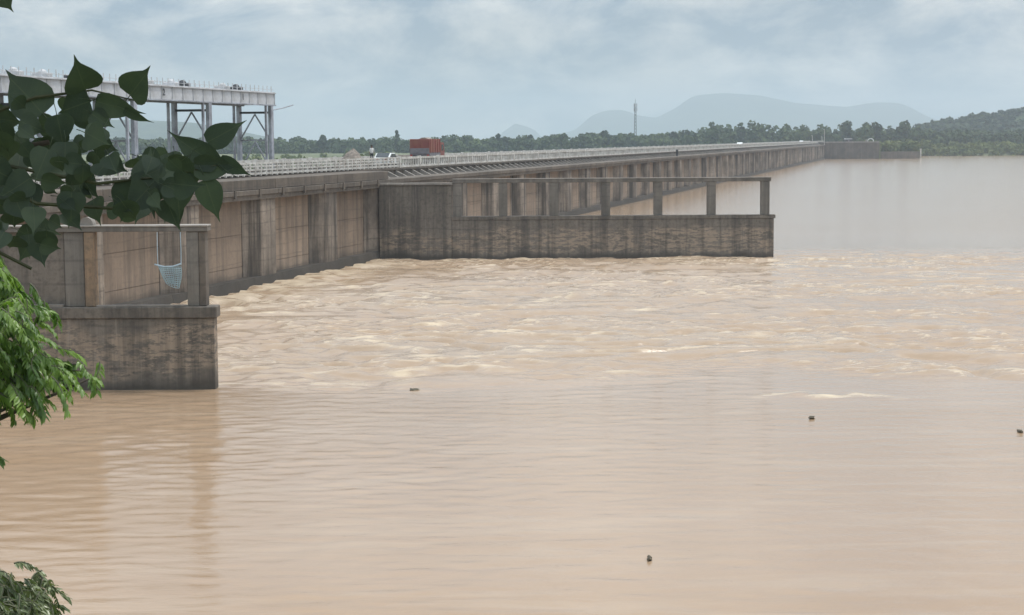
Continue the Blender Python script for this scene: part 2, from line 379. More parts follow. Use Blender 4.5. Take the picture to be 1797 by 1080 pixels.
sW, tW = st_of(WX, WY)
edge = 75.2 + 0.035*(WX+13) + (2.2*sample(f_patch, 200, WX*1.7, WY*0.4) + 1.1*sample(f_big, 120, WX*0.8, WY*0.5))*sstep(-13, -3, WX)
turb = sstep(-1.5, 6.0, WY-edge)*(1-sstep(155, 176, WY+0.0*WX))
turb = np.where((WX < 24.6) & (WY > 157.6), 0.12, turb)
turb *= 1-0.72*sstep(18, 46, WX-(WY-75)*0.14)
turb = np.where((WX < -13.1) & (WY < 76.2), 0.02, turb)
turb = np.maximum(turb, 0.0)
warpx = 1.2*sample(f_patch, 200, WX*2+40, WY*2); warpy = 0.7*sample(f_patch, 200, WX*2, WY*2+90)
A = sample(f_big, 120, WX+warpx, WY+warpy); Bm = sample(f_mid, 120, WX*1.02+warpx, WY*1.02+warpy+9)
ridge = 1.0-np.minimum(np.abs(Bm*0.75+A*0.45)*1.5, 1.6)                   # sharp crest lines
patchy = sstep(-0.5, 1.3, sample(f_patch, 200, WX, WY*1.3))
rip = sample(f_rip, 80, WX, WY)
leftish = sstep(8, -14, WX)*sstep(80, 60, WY)
far_r = sstep(160, 200, WY)
f_str = spectral(1024, 70, 0.55, 2.0, 3.0, 6)
C2 = sample(f_str, 70, WX*0.97+0.6*warpx+0.12*WY, WY*0.97+0.5*warpy)
ridge2 = 1.0-np.minimum(np.abs(C2)*1.3, 1.5)
patch2 = sstep(-0.9, 1.1, sample(f_patch, 200, WX*2.1+31, WY*2.1+77))
HZ = turb*(0.075*A + 0.06*Bm*(0.5+patchy) + 0.075*ridge*(0.35+0.9*patchy) + 0.075*ridge2*(0.3+patch2)) + rip*(0.004+0.0052*leftish*(0.15+1.1*patch2)+0.012*turb)*(1-0.6*far_r) \
     + 0.0035*sample(f_fine, 60, WX, WY)
HZ *= 1-0.8*sstep(300, 700, WY)
fine = sample(f_fine, 60, WX, WY)
foam = turb*0.85*sstep(0.62, 1.0, ridge+0.15*fine)*(0.06+0.94*patchy)*sstep(-0.8, 1.0, A)
foam = np.maximum(foam, turb*0.85*sstep(0.62, 1.0, ridge2+0.1*Bm)*(0.12+0.88*patch2)*sstep(-1.0, 0.8, A+Bm))
# standing crests and boils in the race
for cx, cy, cl, ch, ca in [(-13.75, 99.13, 0.50, 0.15, -0.20), (-1.89, 81.27, 1.60, 0.19, -0.11), (-4.84, 80.40, 1.00, 0.12, 0.23), (12.76, 94.81, 1.30, 0.14, 0.10), (19.24, 108.07, 1.60, 0.12, -0.19), (13.23, 106.31, 1.00, 0.12, 0.01), (1.15, 155.99, 1.00, 0.19, 0.04), (13.12, 72.10, 2.60, 0.10, -0.15), (5.13, 79.95, 0.90, 0.12, 0.19), (18.37, 91.04, 1.50, 0.12, -0.18), (-8.10, 93.19, 1.20, 0.11, -0.02), (-15.06, 118.91, 1.20, 0.19, 0.06), (-13.72, 137.65, 1.40, 0.15, 0.01), (-15.51, 108.02, 1.60, 0.12, 0.10), (0.06, 111.86, 1.80, 0.12, 0.19), (4.08, 119.81, 2.20, 0.11, 0.32), (14.85, 133.80, 2.00, 0.12, -0.08), (8.49, 109.46, 1.60, 0.09, 0.14), (-4.73, 101.71, 1.50, 0.11, 0.17), (33.33, 138.09, 2.50, 0.11, -0.07), (26.69, 120.50, 2.00, 0.10, -0.25), (-9.19, 80.60, 1.30, 0.11, 0.33), (2.52, 92.64, 1.60, 0.10, -0.07), (-8.01, 120.62, 2.00, 0.12, -0.06), (-2.31, 143.97, 2.00, 0.12, 0.29), (-17.43, 111.05, 1.20, 0.15, 0.10)]:
    uu = (WX-cx)*math.cos(ca)+(WY-cy)*math.sin(ca); vv = -(WX-cx)*math.sin(ca)+(WY-cy)*math.cos(ca)
    vv = vv + 0.35*np.sin(uu*2.1+cx) + 0.18*np.sin(uu*5.3+cy)
    g1 = np.exp(-(uu/cl)**2)
    crest = g1*np.where(vv > 0, np.exp(-(vv/0.75)**2), np.exp(-(vv/0.42)**2))*(0.7+0.35*Bm)
    HZ = HZ + ch*np.clip(crest, 0, 1.3)
    foam = np.maximum(foam, np.clip(1.25*g1*np.exp(-((vv-0.35)/0.55)**2)*sstep(-1.1, 0.9, fine+C2*0.6), 0, 0.95))
near_wall = sstep(9, 0.5, tW)*sstep(157, 150, WY)*(WY > 78)
foam = np.maximum(foam, near_wall*sstep(-0.6, 1.0, fine+0.6*Bm+0.3)*0.8)
wake = np.exp(-((WX-(-11))/7.0)**2 - ((WY-76.6-0.03*(WX+13))/1.6)**2)
foam = np.maximum(foam, 0.55*wake*sstep(-0.2, 1.2, fine+Bm))
HZ += near_wall*0.10*np.clip(Bm, -1, 2)
HZ = HZ*(1+0.45*turb)
HZ = np.where(HZ > 0, 0.27*np.tanh(HZ/0.27), 0.32*np.tanh(HZ/0.32))
for _ in range(1):      # take the spikes off the steepest faces
    HZ[1:-1] = 0.25*HZ[:-2]+0.5*HZ[1:-1]+0.25*HZ[2:]; HZ[:, 1:-1] = 0.2*HZ[:, :-2]+0.6*HZ[:, 1:-1]+0.2*HZ[:, 2:]
silt = np.clip(turb*(0.45+0.55*patchy), 0, 1)
me = np_mesh('river_water', np.stack([WX, WY, HZ], -1).reshape(-1, 3), grid_quads(len(wy), len(wx)), [], True)
chop = np.maximum(0.28*turb, 0.16*far_r)
for nm, arr in (('foam', foam), ('churn', silt), ('chop', chop)):
    at = me.attributes.new(nm, 'FLOAT', 'POINT'); at.data.foreach_set('value', arr.astype(np.float32).ravel())
def water_mat():
    m, nt, b = newmat('muddy_river_water')
    a = nt.nodes.new('ShaderNodeAttribute'); a.attribute_name = 'foam'
    a2 = nt.nodes.new('ShaderNodeAttribute'); a2.attribute_name = 'churn'
    sw = tnoise(nt, mapping(nt, (0.018, 0.06, 1)), 1.0, 6, 0.6, 0.6)
    c = mix(nt, ramp(nt, sw, [(0.35, 0.0), (0.65, 1.0)]), (0.33, 0.22, 0.13), (0.352, 0.248, 0.165))
    c = mix(nt, math_(nt, 'MULTIPLY', a2.outputs['Fac'], 0.75), c, (0.36, 0.27, 0.19))
    sl = tnoise(nt, mapping(nt, (0.09, 0.55, 1), rot=(0, 0, R(3))), 1.0, 7, 0.62, 1.2)
    c = mix(nt, ramp(nt, sl, [(0.50, 0.0), (0.64, 0.30)]), c, (0.42, 0.32, 0.225))
    fn = tnoise(nt, mapping(nt, (1.6, 4.0, 1)), 1.0, 6, 0.7)
    ff = math_(nt, 'MULTIPLY', a.outputs['Fac'], ramp(nt, fn, [(0.32, 0.35), (0.6, 1.0)]))
    c = mix(nt, ff, c, (0.60, 0.50, 0.36))
    nt.links.new(c, b.inputs['Base Color']); b.inputs['IOR'].default_value = 1.36
    a3 = nt.nodes.new('ShaderNodeAttribute'); a3.attribute_name = 'chop'
    r = math_(nt, 'ADD', math_(nt, 'MULTIPLY', a3.outputs['Fac'], 0.25), 0.09)
    nt.links.new(math_(nt, 'ADD', r, math_(nt, 'MULTIPLY', ff, 0.5)), b.inputs['Roughness'])
    h1 = tnoise(nt, mapping(nt, (1.1, 3.0, 1), rot=(0, 0, R(6))), 1.0, 3, 0.5)
    h2 = tnoise(nt, mapping(nt, (2.6, 7.5, 1), rot=(0, 0, R(-9))), 1.0, 3, 0.55)
    h3 = tnoise(nt, mapping(nt, (5.0, 19.0, 1), rot=(0, 0, R(4))), 1.0, 2, 0.5)
    h = math_(nt, 'ADD', math_(nt, 'ADD', math_(nt, 'MULTIPLY', h1, 0.8), math_(nt, 'MULTIPLY', h2, 0.5)), math_(nt, 'MULTIPLY', h3, 0.38))
    h = math_(nt, 'MULTIPLY', h, math_(nt, 'ADD', math_(nt, 'MULTIPLY', a2.outputs['Fac'], 2.2), 1.0))
    bump(nt, b, h, 0.21, 0.05)
    return m
M['water'] = water_mat(); me.materials.append(M['water'])
tag(link('river_water', me), kind='structure')

# ------------------------------------------------------------------ hills
def hill(name, prof, Y, depth, mat, seed, rough, nx=160, ny=26):
    """prof: list of (x, z) crest points; a ridge of real depth around Y"""
    xs = np.linspace(prof[0][0], prof[-1][0], nx); zz = np.interp(xs, [p[0] for p in prof], [p[1] for p in prof])
    k = np.hanning(7); k /= k.sum(); zz = np.convolve(np.pad(zz, 3, 'edge'), k, 'valid')
    yy = np.linspace(-1, 1, ny); V = []
    for v in yy:
        for x, z in zip(xs, zz):
            nz = mnoise.fractal(Vector((x/rough, (Y+v*depth)/rough, seed)), 0.9, 2.1, 5)
            bell = math.cos(v*math.pi/2)**1.1 if abs(v) < 1 else 0
            V.append((x, Y+v*depth, (z-2)*bell*(1+0.0*nz) + nz*0.05*z*(1-abs(v)*0.6)*min(1, abs(v)*4+0.12) + 1.5))
    o = link(name, np_mesh(name, np.array(V), grid_quads(ny, nx), mat, True)); tag(o, kind='structure'); return o
hill('hills', [(60,0),(320,55),(400,128),(470,152),(560,152),(620,126),(720,112),(830,168),(900,220),(1030,231),(1220,220),(1390,182),(1560,166),(1650,160),(1790,182),(1900,178),(1990,125),(2050,100),(2180,40),(2300,0)], 8500, 900, M['far_hill'], 1.0, 700)
hill('hills', [(-90,0),(-40,50),(20,92),(80,76),(120,58),(180,0)], 8700, 300, M['far_hill'], 2.0, 400, 60, 20)
RIDGE = [(254,0),(300,4),(323,9),(358,16.5),(398,25),(427,29.5),(456,32.5),(548,38),(663,39),(780,28),(923,0)]
hill('hills', RIDGE, 1550, 210, M['hill'], 3.0, 100, 240, 40)
hill('hills', [(-2400,0),(-1900,40),(-1500,64),(-1260,68),(-1050,66),(-900,64),(-780,58),(-670,36),(-580,16),(-480,0)], 4200, 420, M['hill'], 4.0, 300)

# ------------------------------------------------------------------ barrage
barrage = empty('barrage', ORG, -ANG)
tag(barrage, 'long concrete river barrage carrying a road, receding to the far bank', 'barrage')
def bay_s(k): return S0 + PITCH*k          # far edge of pier k
K0, K1 = -5, 56
# shared meshes, local origin at the pier's far edge
def pier_mesh():
    mb = MB(); poly = [(-13.6, -4.8), (0.05, -4.8), (0.08, -4.1), (0.82, -2.9), (0.90, -2.7), (0.90, -0.1), (0.82, 0.0), (-13.6, 0.0)]
    n = len(poly)
    vv = [(p[0], p[1], -1.5) for p in poly] + [(p[0], p[1], 6.95) for p in poly]
    mb.add(vv, [tuple(range(n)), tuple(range(n, 2*n))] + [(i, (i+1) % n, n+(i+1) % n, n+i) for i in range(n)])
    return mb.mesh('pier', M['pier'])
def toe_mesh():
    mb = MB(); mb.prism([(-1.1, -1.5), (1.4, -1.5), (1.1, 0.0), (0.98, 0.5), (0.91, 0.75), (-1.1, 0.75)], 'y', -4.8, PITCH-4.83)
    return mb.mesh('toe_apron', M['plinth'])
def gate_mesh():
    mb = MB(); L = PITCH-4.8
    # three lifts of the panel with recessed joints
    for z0, z1 in ((-1.5, 1.58), (1.62, 3.98), (4.02, 6.9)):
        mb.box(-0.5, 0.0, 0.42, L, z0, z1)
    mb.box(-0.45, -0.06, 0.42, L, -1.4, 6.8)
    return mb.mesh('gate_panel', M['gate'])
def slot_mesh():
    return MB().box(-1.0, -0.55, 0.0, 0.45, -1.5, 6.93).mesh('gate_slot', M['plinth'])  # back of the slot, recess shade painted in with the dark plinth tone
def walkway_mesh():
    mb = MB(); mb.box(-2.2, 1.15, 0, PITCH-0.03, 6.96, 7.34, 0.03)
    mb.box(0.60, 1.05, -0.0, PITCH-0.03, 6.62, 6.955)
    return mb.mesh('walkway_slab', M['slab'])
def fascia_mesh():
    mb = MB(); mb.box(-2.75, -2.3, 0, PITCH-0.03, 7.3, 8.22, 0.03)
    mb.box(-2.32, -2.12, 0, PITCH-0.03, 8.0, 8.16)
    return mb.mesh('fascia_beam', M['fascia'])
def near_fascia_mesh():
    mb = MB(); mb.box(-2.75, 0.95, 0, PITCH-0.03, 7.345, 8.12, 0.04)
    for i in range(3): mb.box(1.151, 1.25, 0.8+i*4.8, 1.1+i*4.8, 6.8, 7.4)
    return mb.mesh('fascia_beam', M['fascia'])
def bracket_mesh():
    mb = MB()
    for i in range(5):
        y = 0.9+i*2.88
        mb.prism([(-2.29, 7.345), (-1.05, 7.345), (-2.29, 7.98)], 'y', y, y+0.32)
    return mb.mesh('bracket_row', M['cap'])
def railing_mesh(t, kind):
    mb = MB(); n = 12 if kind == 'grid' else 16; st = PITCH/n
    for i in range(n):
        y = i*st+st/2
        mb.box(t-0.075, t+0.075, y-0.09, y+0.09, 8.2, 9.2)
    if kind == 'grid':
        for z0, z1 in ((8.3, 8.46), (8.62, 8.74), (8.9, 9.02), (9.14, 9.28)):
            mb.box(t-0.06, t+0.06, 0, PITCH, z0, z1)
    else:
        mb.box(t-0.1, t+0.1, 0, PITCH, 9.05, 9.27); mb.box(t-0.1, t+0.1, 0, PITCH, 8.22, 8.4)
        for i in range(2):
            mb.box(t-0.14, t+0.14, i*PITCH/2-0.18, i*PITCH/2+0.18, 8.2, 9.36)
    return mb.mesh('railing', M['white'])
pm, plm, gm, wm, fm, bkm, nfm, slm = pier_mesh(), toe_mesh(), gate_mesh(), walkway_mesh(), fascia_mesh(), bracket_mesh(), near_fascia_mesh(), slot_mesh()
rg, rb, rd = railing_mesh(-2.45, 'grid'), railing_mesh(-2.45, 'bal'), railing_mesh(-9.4, 'bal')
for k in range(K0, K1):
    s = bay_s(k)
    link('pier', pm, barrage, (0, s, 0)); link('toe_apron', plm, barrage, (0, s, 0))
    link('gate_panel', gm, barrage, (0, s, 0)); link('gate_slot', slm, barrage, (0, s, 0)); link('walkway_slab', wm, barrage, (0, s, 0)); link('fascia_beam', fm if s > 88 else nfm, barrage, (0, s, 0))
    if s > 88: tag(link('bracket_row', bkm, barrage, (0, s, 0)), kind='stuff')
    link('railing', rg if s < 100 else rb, barrage, (0, s, 0)); link('railing', rd, barrage, (0, s, 0))
link('pier', pm, barrage, (0, bay_s(K1), 0))
sA, sB = bay_s(K0)-2.6, bay_s(K1)
MB().box(-9.6, -2.76, sA, sB, 7.6, 8.2).build('deck_slab', M['slab'], barrage)
MB().box(-8.9, -3.3, sA, sB, 8.2, 8.206).build('road_surface', M['asphalt'], barrage)
mb = MB(); mb.box(-3.28, -2.78, sA, sB, 8.2, 8.36); mb.build('kerb', M['slab'], barrage)
mb = MB(); mb.box(-9.55, -8.92, sA, sB, 8.2, 8.36); mb.build('kerb', M['slab'], barrage)
MB().box(-13.8, -9.61, sA, 110, 7.0, 8.15).build('hoist_deck', M['slab'], barrage)

# abutment at the far bank
ab = empty('abutment_wall', (162, 868, 0)); tag(ab, 'grey concrete abutment wall at the far end of the barrage', 'wall')
mb = MB(); mb.box(-6, 25, 4, 5.2, -2, 8.3, 0.05); mb.build('wall', M['fascia'], ab)
mb = MB(); mb.box(-6, 25, 3.9, 5.4, 8.31, 8.9, 0.03); mb.build('parapet', M['cap'], ab)
mb = MB(); mb.box(25.02, 47, 10, 11, -2, 3.6, 0.05); mb.build('revetment', M['fascia'], ab)
for i in range(5):
    MB().box(-3+i*6.2, -2.5+i*6.2, 3.75, 3.99, -1, 8.25).build('pilaster', M['slab'], ab)
link_fill = MB().box(-10, 26, 5.21, 60, -2, 8.1).build('backfill', M['ground'], ab)

# ------------------------------------------------------------------ divide walls
def divide_far():
    e = empty('divide_wall', (-14.2, 158.2, 0)); tag(e, 'long dark concrete divide wall with seven posts, jutting from the barrage mid-river', 'wall')
    X = lambda x: x+14.2
    mb = MB(); mb.box(X(-12.2), X(-5.5), -0.35, 0.35, -2, 6.86, 0.03); mb.build('solid_wall', M['divide'], e)
    MB().box(X(-12.6), X(-5.42), -0.5, 0.5, 6.862, 7.06, 0.02).build('cap', M['cap'], e)
    MB().box(X(-5.49), X(24.22), -0.4, 0.45, -2, 3.62, 0.03).build('wall', M['divide'], e)
    MB().box(X(-5.495), X(24.36), -0.47, 0.52, 3.622, 3.95, 0.02).build('wall_cap', M['divide'], e)
    for x in (-5.0, -0.78, 3.95, 8.72, 13.55, 18.47, 23.43):
        w = 0.40
        MB().box(X(x-w), X(x+w), -0.28, 0.36, 3.951, 7.02, 0.03).build('post', M['divide_up'], e)
    MB().box(X(-5.41), X(23.95), -0.34, 0.42, 7.022, 7.34, 0.03).build('beam', M['divide_up'], e)
    MB().box(X(-5.4), X(23.99), -0.37, 0.45, 7.341, 7.41, 0.01).build('lit_beam_top', M['cap'], e)  # light on top of the beam, painted as a paler strip
    MB().box(X(-13.6), X(-12.65), -0.7, 0.5, 6.95, 7.12, 0.02).build('white_slab', M['white'], e)
    return e
divide_far()
def divide_near():
    e = empty('divide_wall', (-33, 75.8, 0)); tag(e, 'nearest dark stained concrete divide wall, with a net hanging from its frame', 'wall')
    X = lambda x: x+33
    MB().box(X(-32.5), X(-13.22), -0.42, 0.40, -2, 3.2, 0.03).build('wall', M['divide'], e)
    MB().box(X(-32.5), X(-13.08), -0.52, 0.50, 3.202, 3.72, 0.04).build('wall_cap', M['divide'], e)
    MB().box(X(-32.5), X(-19.82), -0.18, 0.40, 3.722, 7.04, 0.02).build('solid_wall', M['divide'], e)
    MB().box(X(-19.80), X(-18.93), -0.30, 0.35, 3.722, 7.04, 0.03).build('panel', M['divide_up'], e)
    MB().box(X(-18.91), X(-18.46), -0.34, 0.30, 3.722, 7.04, 0.03).build('post', M['rustpost'], e)
    MB().box(X(-14.38), X(-13.86), -0.34, 0.44, 3.722, 7.04, 0.03).build('post', M['divide_up'], e)
    MB().box(X(-13.855), X(-13.55), -0.30, 0.44, 3.722, 7.04, 0.03).build('post', M['slab'], e)
    MB().box(X(-32.5), X(-13.42), -0.40, 0.48, 7.042, 7.25, 0.02).build('beam', M['divide_up'], e)
    MB().box(X(-32.5), X(-13.40), -0.44, 0.52, 7.252, 7.33, 0.015).build('lit_beam_top', M['cap'], e)  # sunlit beam top put in as a strip of paler concrete
    # pale strips added on the ledge, its lit top put into the colour
    MB().box(X(-32.4), X(-19.9), -0.45, -0.25, 3.722, 3.84, 0.01).build('kerb', M['cap'], e)
    MB().box(X(-18.4), X(-14.45), -0.45, -0.25, 3.722, 3.80, 0.01).build('kerb', M['cap'], e)
    # rounded head over the ochre post
    n = 14; poly = [(X(-18.78)+0.30*math.cos(math.pi*i/n), 7.331+0.36*math.sin(math.pi*i/n)) for i in range(n+1)]
    MB().prism(poly, 'y', -0.3, 0.3).build('rounded_head', M['cap'], e)
    return e
divide_near()

# fishing net hanging from the near frame
def fishing_net():
    e = empty('fishing_net', (-15.08, 75.2, 4.35)); tag(e, 'pale blue fishing net bag hanging by two ropes from the near frame', 'net')
    hw = 0.50
    for sgn, top in ((-1, (-0.52, 0.02, 2.68)), (1, (0.50, 0.02, 2.68))):
        MB().tube([top, (sgn*(hw+0.02), -0.02, 1.9), (sgn*hw*1.02, -0.04, 1.22)], 0.02, 5).build('rope', M['rope'], e)
    MB().tube([(-hw-0.16, -0.04, 1.26), (-hw*0.4, -0.05, 1.15), (hw*0.3, -0.05, 1.17), (hw, -0.05, 1.28)], 0.04, 6).build('frame_bar', M['rope'], e)
    nu, nv = 15, 11; V = []
    for j in range(nv):
        v = j/(nv-1)
        for i in range(nu):
            a = 2*math.pi*i/nu
            wob = 0.05*math.sin(3*a+v*4)
            sx = hw*(1-0.45*v**1.6)*(1+wob); sy = 0.22*(1-0.5*v**2)
            V.append((math.cos(a)*sx+0.14*v, math.sin(a)*sy-0.05, 1.18-0.95*v*(0.9+0.12*math.cos(a+0.5))))
    F = [(j*nu+i, j*nu+(i+1) % nu, (j+1)*nu+(i+1) % nu, (j+1)*nu+i) for j in range(nv-1) for i in range(nu)] + [tuple((nv-1)*nu+i for i in range(nu))]
    mb = MB(); mb.add(V, F); o = mb.build('net_bag', M['net'], e)
    w = o.modifiers.new('wire', 'WIREFRAME'); w.thickness = 0.028
fishing_net()

# ------------------------------------------------------------------ hoist gantry
def digit(ch, mat, parent, loc, size):
    cu = bpy.data.curves.new('number', 'FONT'); cu.body = ch; cu.size = size; cu.extrude = 0.01; cu.offset = 0.025; cu.align_x = 'CENTER'; cu.align_y = 'CENTER'
    tmp = bpy.data.objects.new('number_tmp', cu); col.objects.link(tmp)
    dg = bpy.context.evaluated_depsgraph_get(); m = bpy.data.meshes.new_from_object(tmp.evaluated_get(dg))
    bpy.data.objects.remove(tmp); m.materials.clear(); m.materials.append(mat)
    o = link('number', m, parent, loc, (R(90), 0, R(90)))       # faces +t
    return o
def gantry():
    g = empty('hoist_gantry', ORG, -ANG); tag(g, 'pale grey steel hoist gantry on trestle legs above the barrage', 'gantry')
    TU, TD = -10.0, -13.2; s_end = 92.0
    zb, zt = 14.28, 15.50
    # upstream girder: separate plates with proud stiffeners
    pl = 2.06; i = 0; s = s_end+0.9
    pmesh = MB().box(-0.02, 0.02, -pl+0.03, -0.03, zb+0.1, zt-0.08).mesh('girder_plate', M['grey_steel'])
    smesh = MB().box(-0.06, 0.09, -0.03, 0.03, zb+0.05, zt-0.05).mesh('stiffener', M['grey_steel'])
    s0 = 12.0
    while s > s0:
        for T, sg in ((TU, 1), (TD, -1)):
            if T == TU: link('girder_plate', pmesh, g, (T, s, 0)); link('stiffener', smesh, g, (T, s, 0))
        s -= pl
    for T in (TU, TD):
        MB().box(T-0.17, T+0.17, s0, s_end+1.0, zt-0.08, zt).build('top_flange', M['grey_steel'], g)
        MB().box(T-0.17, T+0.17, s0, s_end+1.0, zb, zb+0.1).build('bottom_flange', M['blue_steel'], g)
    MB().box(TD-0.02, TD+0.02, s0, s_end+0.9, zb+0.1, zt-0.08).build('rear_girder_web', M['grey_steel'], g)
    MB().box(TD-0.1, TU+0.1, s0, s_end+0.9, zt+0.001, zt+0.06).build('hoist_deck_plate', M['grey_steel'], g)
    MB().box(TD, TU, s_end+0.92, s_end+1.0, zb+0.1, zt-0.08).build('end_plate', M['grey_steel'], g)
    # trestles
    k = 0; sT = s_end
    while sT > s0:
        for T in (TU, TD):
            MB().box(T-0.16, T+0.16, sT-0.30, sT+0.30, 8.15, zb-0.001, 0.02).build('leg', M['blue_steel'], g)
            MB().box(T-0.3, T+0.3, sT-0.5, sT+0.5, 8.151, 8.3).build('base_plate', M['dark_steel'], g)
            if k % 1 == 0: MB().box(T-0.09, T+0.09, sT-1.35, sT-1.1, 8.15, zb-0.001).build('guide_column', M['blue_steel'], g)
        MB().box(TD+0.17, TU-0.17, sT-0.1, sT+0.1, 13.55, 13.75).build('cross_beam', M['dark_steel'], g)
        MB().box(TD+0.17, TU-0.17, sT-0.08, sT+0.08, 11.0, 11.14).build('cross_beam', M['blue_steel'], g)
        mid = (TU+TD)/2
        for z0, z1 in ((11.2, 13.5), (8.4, 10.95)):
            for T in (TU-0.15, TD+0.15):
                MB().tube([(mid, sT, z1), (T, sT, z0)], 0.075, 6).build('brace', M['blue_steel'], g)
        sT -= PITCH; k += 1
    # numbers on the girder
    for ch, s in (('1', s_end-7.0), ('2', s_end-7.0-PITCH*1.15), ('3', s_end-7.0-PITCH*2.25)):
        digit(ch, M['dark_steel'], g, (TU+0.14, s, (zb+zt)/2+0.05), 0.75)
    # handrail and hoist units
    for T in (TU-0.05, TD+0.05):
        mb = MB(); s = s0
        while s < s_end+0.9: mb.box(T-0.025, T+0.025, s-0.03, s+0.03, zt, zt+0.62); s += 1.03
        mb.box(T-0.015, T+0.015, s0, s_end+0.9, zt+0.28, zt+0.31)
        tag(mb.build('handrail', M['grey_steel'], g), kind='stuff')
    for j, (s, wt) in enumerate(((85.5, 0), (82.5, 1), (74.0, 0), (71.8, 1), (67.0, 1), (55.0, 0), (50.5, 1), (46.5, 1))):
        u = MB().box(-11.4, -10.2, s-0.4, s+0.4, zt+0.061, zt+0.38, 0.05).build('hoist_unit', M['dark_steel'] if not wt else M['grey_steel'], g)
        mb = MB(); mb.lathe([(0.30, zt+0.381), (0.30, zt+0.45), (0.22, zt+0.57), (0.08, zt+0.62)], -10.75, s, 12); mb.build('hoist_cover', M['grey_steel'] if wt else M['dark_steel'], u)
    # short davit arm sticking out at the end
    MB().tube([(TU+0.15, s_end+0.2, 13.9), (TU+0.6, s_end+1.6, 14.1), (TU+1.1, s_end+3.0, 14.4)], 0.055, 5).build('davit_arm', M['blue_steel'], g)
gantry()

# ------------------------------------------------------------------ things on the deck
def wheel(parent, x, y, z, r, w, twin=False):
    n = 16
    def disc(mb, r0, r1, x0, x1):
        vv = []
        for xx in (x0, x1):
            for i in range(n):
                a = 2*math.pi*i/n; vv.append((xx, math.cos(a)*r0, math.sin(a)*r0))
        mb.add(vv, [tuple(range(n)), tuple(range(n, 2*n))] + [(i, (i+1) % n, n+(i+1) % n, n+i) for i in range(n)])
        return mb
    wo = disc(MB(), r, r, -w/2, w/2).build('wheel', M['rubber'], parent); wo.location = (x, y, z)
    disc(MB(), r*0.55, r*0.55, -w/2-0.01, w/2+0.01).build('rim', M['rim'], wo)
def truck():
    p = BP(129.5, -6.6, 8.206)
    e = empty('cargo_truck', p, -ANG); tag(e, 'red high-sided cargo truck driving away along the barrage road', 'truck')
    MB().box(-1.2, 1.2, 0, 4.5, 1.35, 2.9, 0.03).build('cargo_body', M['red'], e)
    for i in range(5): MB().box(1.2, 1.26, 0.25+i*0.98, 0.37+i*0.98, 1.3, 2.88).build('side_rib', M['red'], e)
    for i in range(3): MB().box(-0.9+i*0.85, -0.8+i*0.85, -0.06, 0.0, 1.9, 2.88).build('rear_rib', M['red'], e)
    MB().box(-1.15, 1.15, -0.08, 0.0, 1.2, 1.85, 0.02).build('tailgate', M['truckgrey'], e)
    MB().box(-1.2, 1.2, 0.0, 4.5, 1.0, 1.34).build('side_skirt', M['truckgrey'], e)
    MB().box(-0.45, 0.45, 0, 6.2, 0.7, 0.99).build('chassis', M['dark_steel'], e)
    # cab: sloped windscreen profile
    c = MB().prism([(4.7, 0.7), (6.4, 0.7), (6.4, 1.45), (6.15, 2.35), (5.9, 2.5), (4.7, 2.5)], 'x', -1.15, 1.15).build('cab', M['red'], e)
    MB().prism([(6.42, 1.5), (6.2, 2.3), (6.18, 2.3), (6.38, 1.5)], 'x', -1.0, 1.0).build('windscreen', M['glass'], c)
    MB().box(1.151, 1.165, 5.1, 5.9, 1.55, 2.25).build('side_window', M['glass'], c)
    for x in (-1.0, 1.0):
        for y in (1.1, 2.3, 5.6): wheel(e, x, y, 0.5, 0.5, 0.32)
        MB().box(x-0.12, x+0.12, -0.1, -0.02, 0.95, 1.12).build('tail_lamp', M['lampred'], e)
    mb = MB(); mb.prism([(-0.2, 2.901), (0.9, 2.901), (0.5, 3.08), (0.1, 3.05)], 'y', 0.4, 2.2); mb.build('tarpaulin', M['gravel'], e)
truck()
def car(p, rz, label, mat, group=None, detail=True):
    e = empty('car', p, rz); tag(e, label, 'car', group)
    prof = [(-1.9, 0.35), (1.85, 0.35), (1.95, 0.6), (1.85, 0.86), (0.95, 0.98), (0.35, 1.43), (-1.0, 1.47), (-1.75, 1.0), (-1.95, 0.85)]
    b = MB(); b.prism(prof, 'x', -0.82, 0.82)
    o = b.build('body', mat, e); bv = o.modifiers.new('bevel', 'BEVEL'); bv.width = 0.07; bv.segments = 2
    if detail:
        MB().prism([(0.93, 1.0), (0.40, 1.39), (0.44, 1.41), (0.98, 1.02)], 'x', -0.7, 0.7).build('windscreen', M['glass'], e)
        MB().prism([(-1.05, 1.44), (-1.7, 1.04), (-1.74, 1.07), (-1.08, 1.47)], 'x', -0.68, 0.68).build('rear_window', M['glass'], e)
        for x in (-0.835, 0.825):
            MB().prism([(0.75, 1.02), (0.3, 1.36), (-0.3, 1.38), (-0.3, 1.02)], 'x', x, x+0.01).build('side_window', M['glass'], e)
            MB().prism([(-0.36, 1.02), (-0.36, 1.38), (-0.95, 1.40), (-1.45, 1.06)], 'x', x, x+0.01).build('side_window', M['glass'], e)
        for x in (-0.55, 0.55):
            MB().box(x-0.16, x+0.16, -1.99, -1.93, 0.75, 0.92).build('tail_lamp', M['lampred'], e)
    for x in (-0.74, 0.74):
        for y in (-1.2, 1.2): wheel(e, x, y, 0.32, 0.32, 0.2)
    return e
car(BP(112, -5.0, 8.206), -ANG, 'white hatchback behind the railing, left of the red truck', M['carwhite'])
car(BP(470, -5.2, 8.206), -ANG, 'small white car far along the barrage, on its middle stretch', M['carwhite'], None, False)
car(BP(742, -5.2, 8.206), -ANG, 'tiny white car near the far end of the barrage', M['carwhite'], None, False)
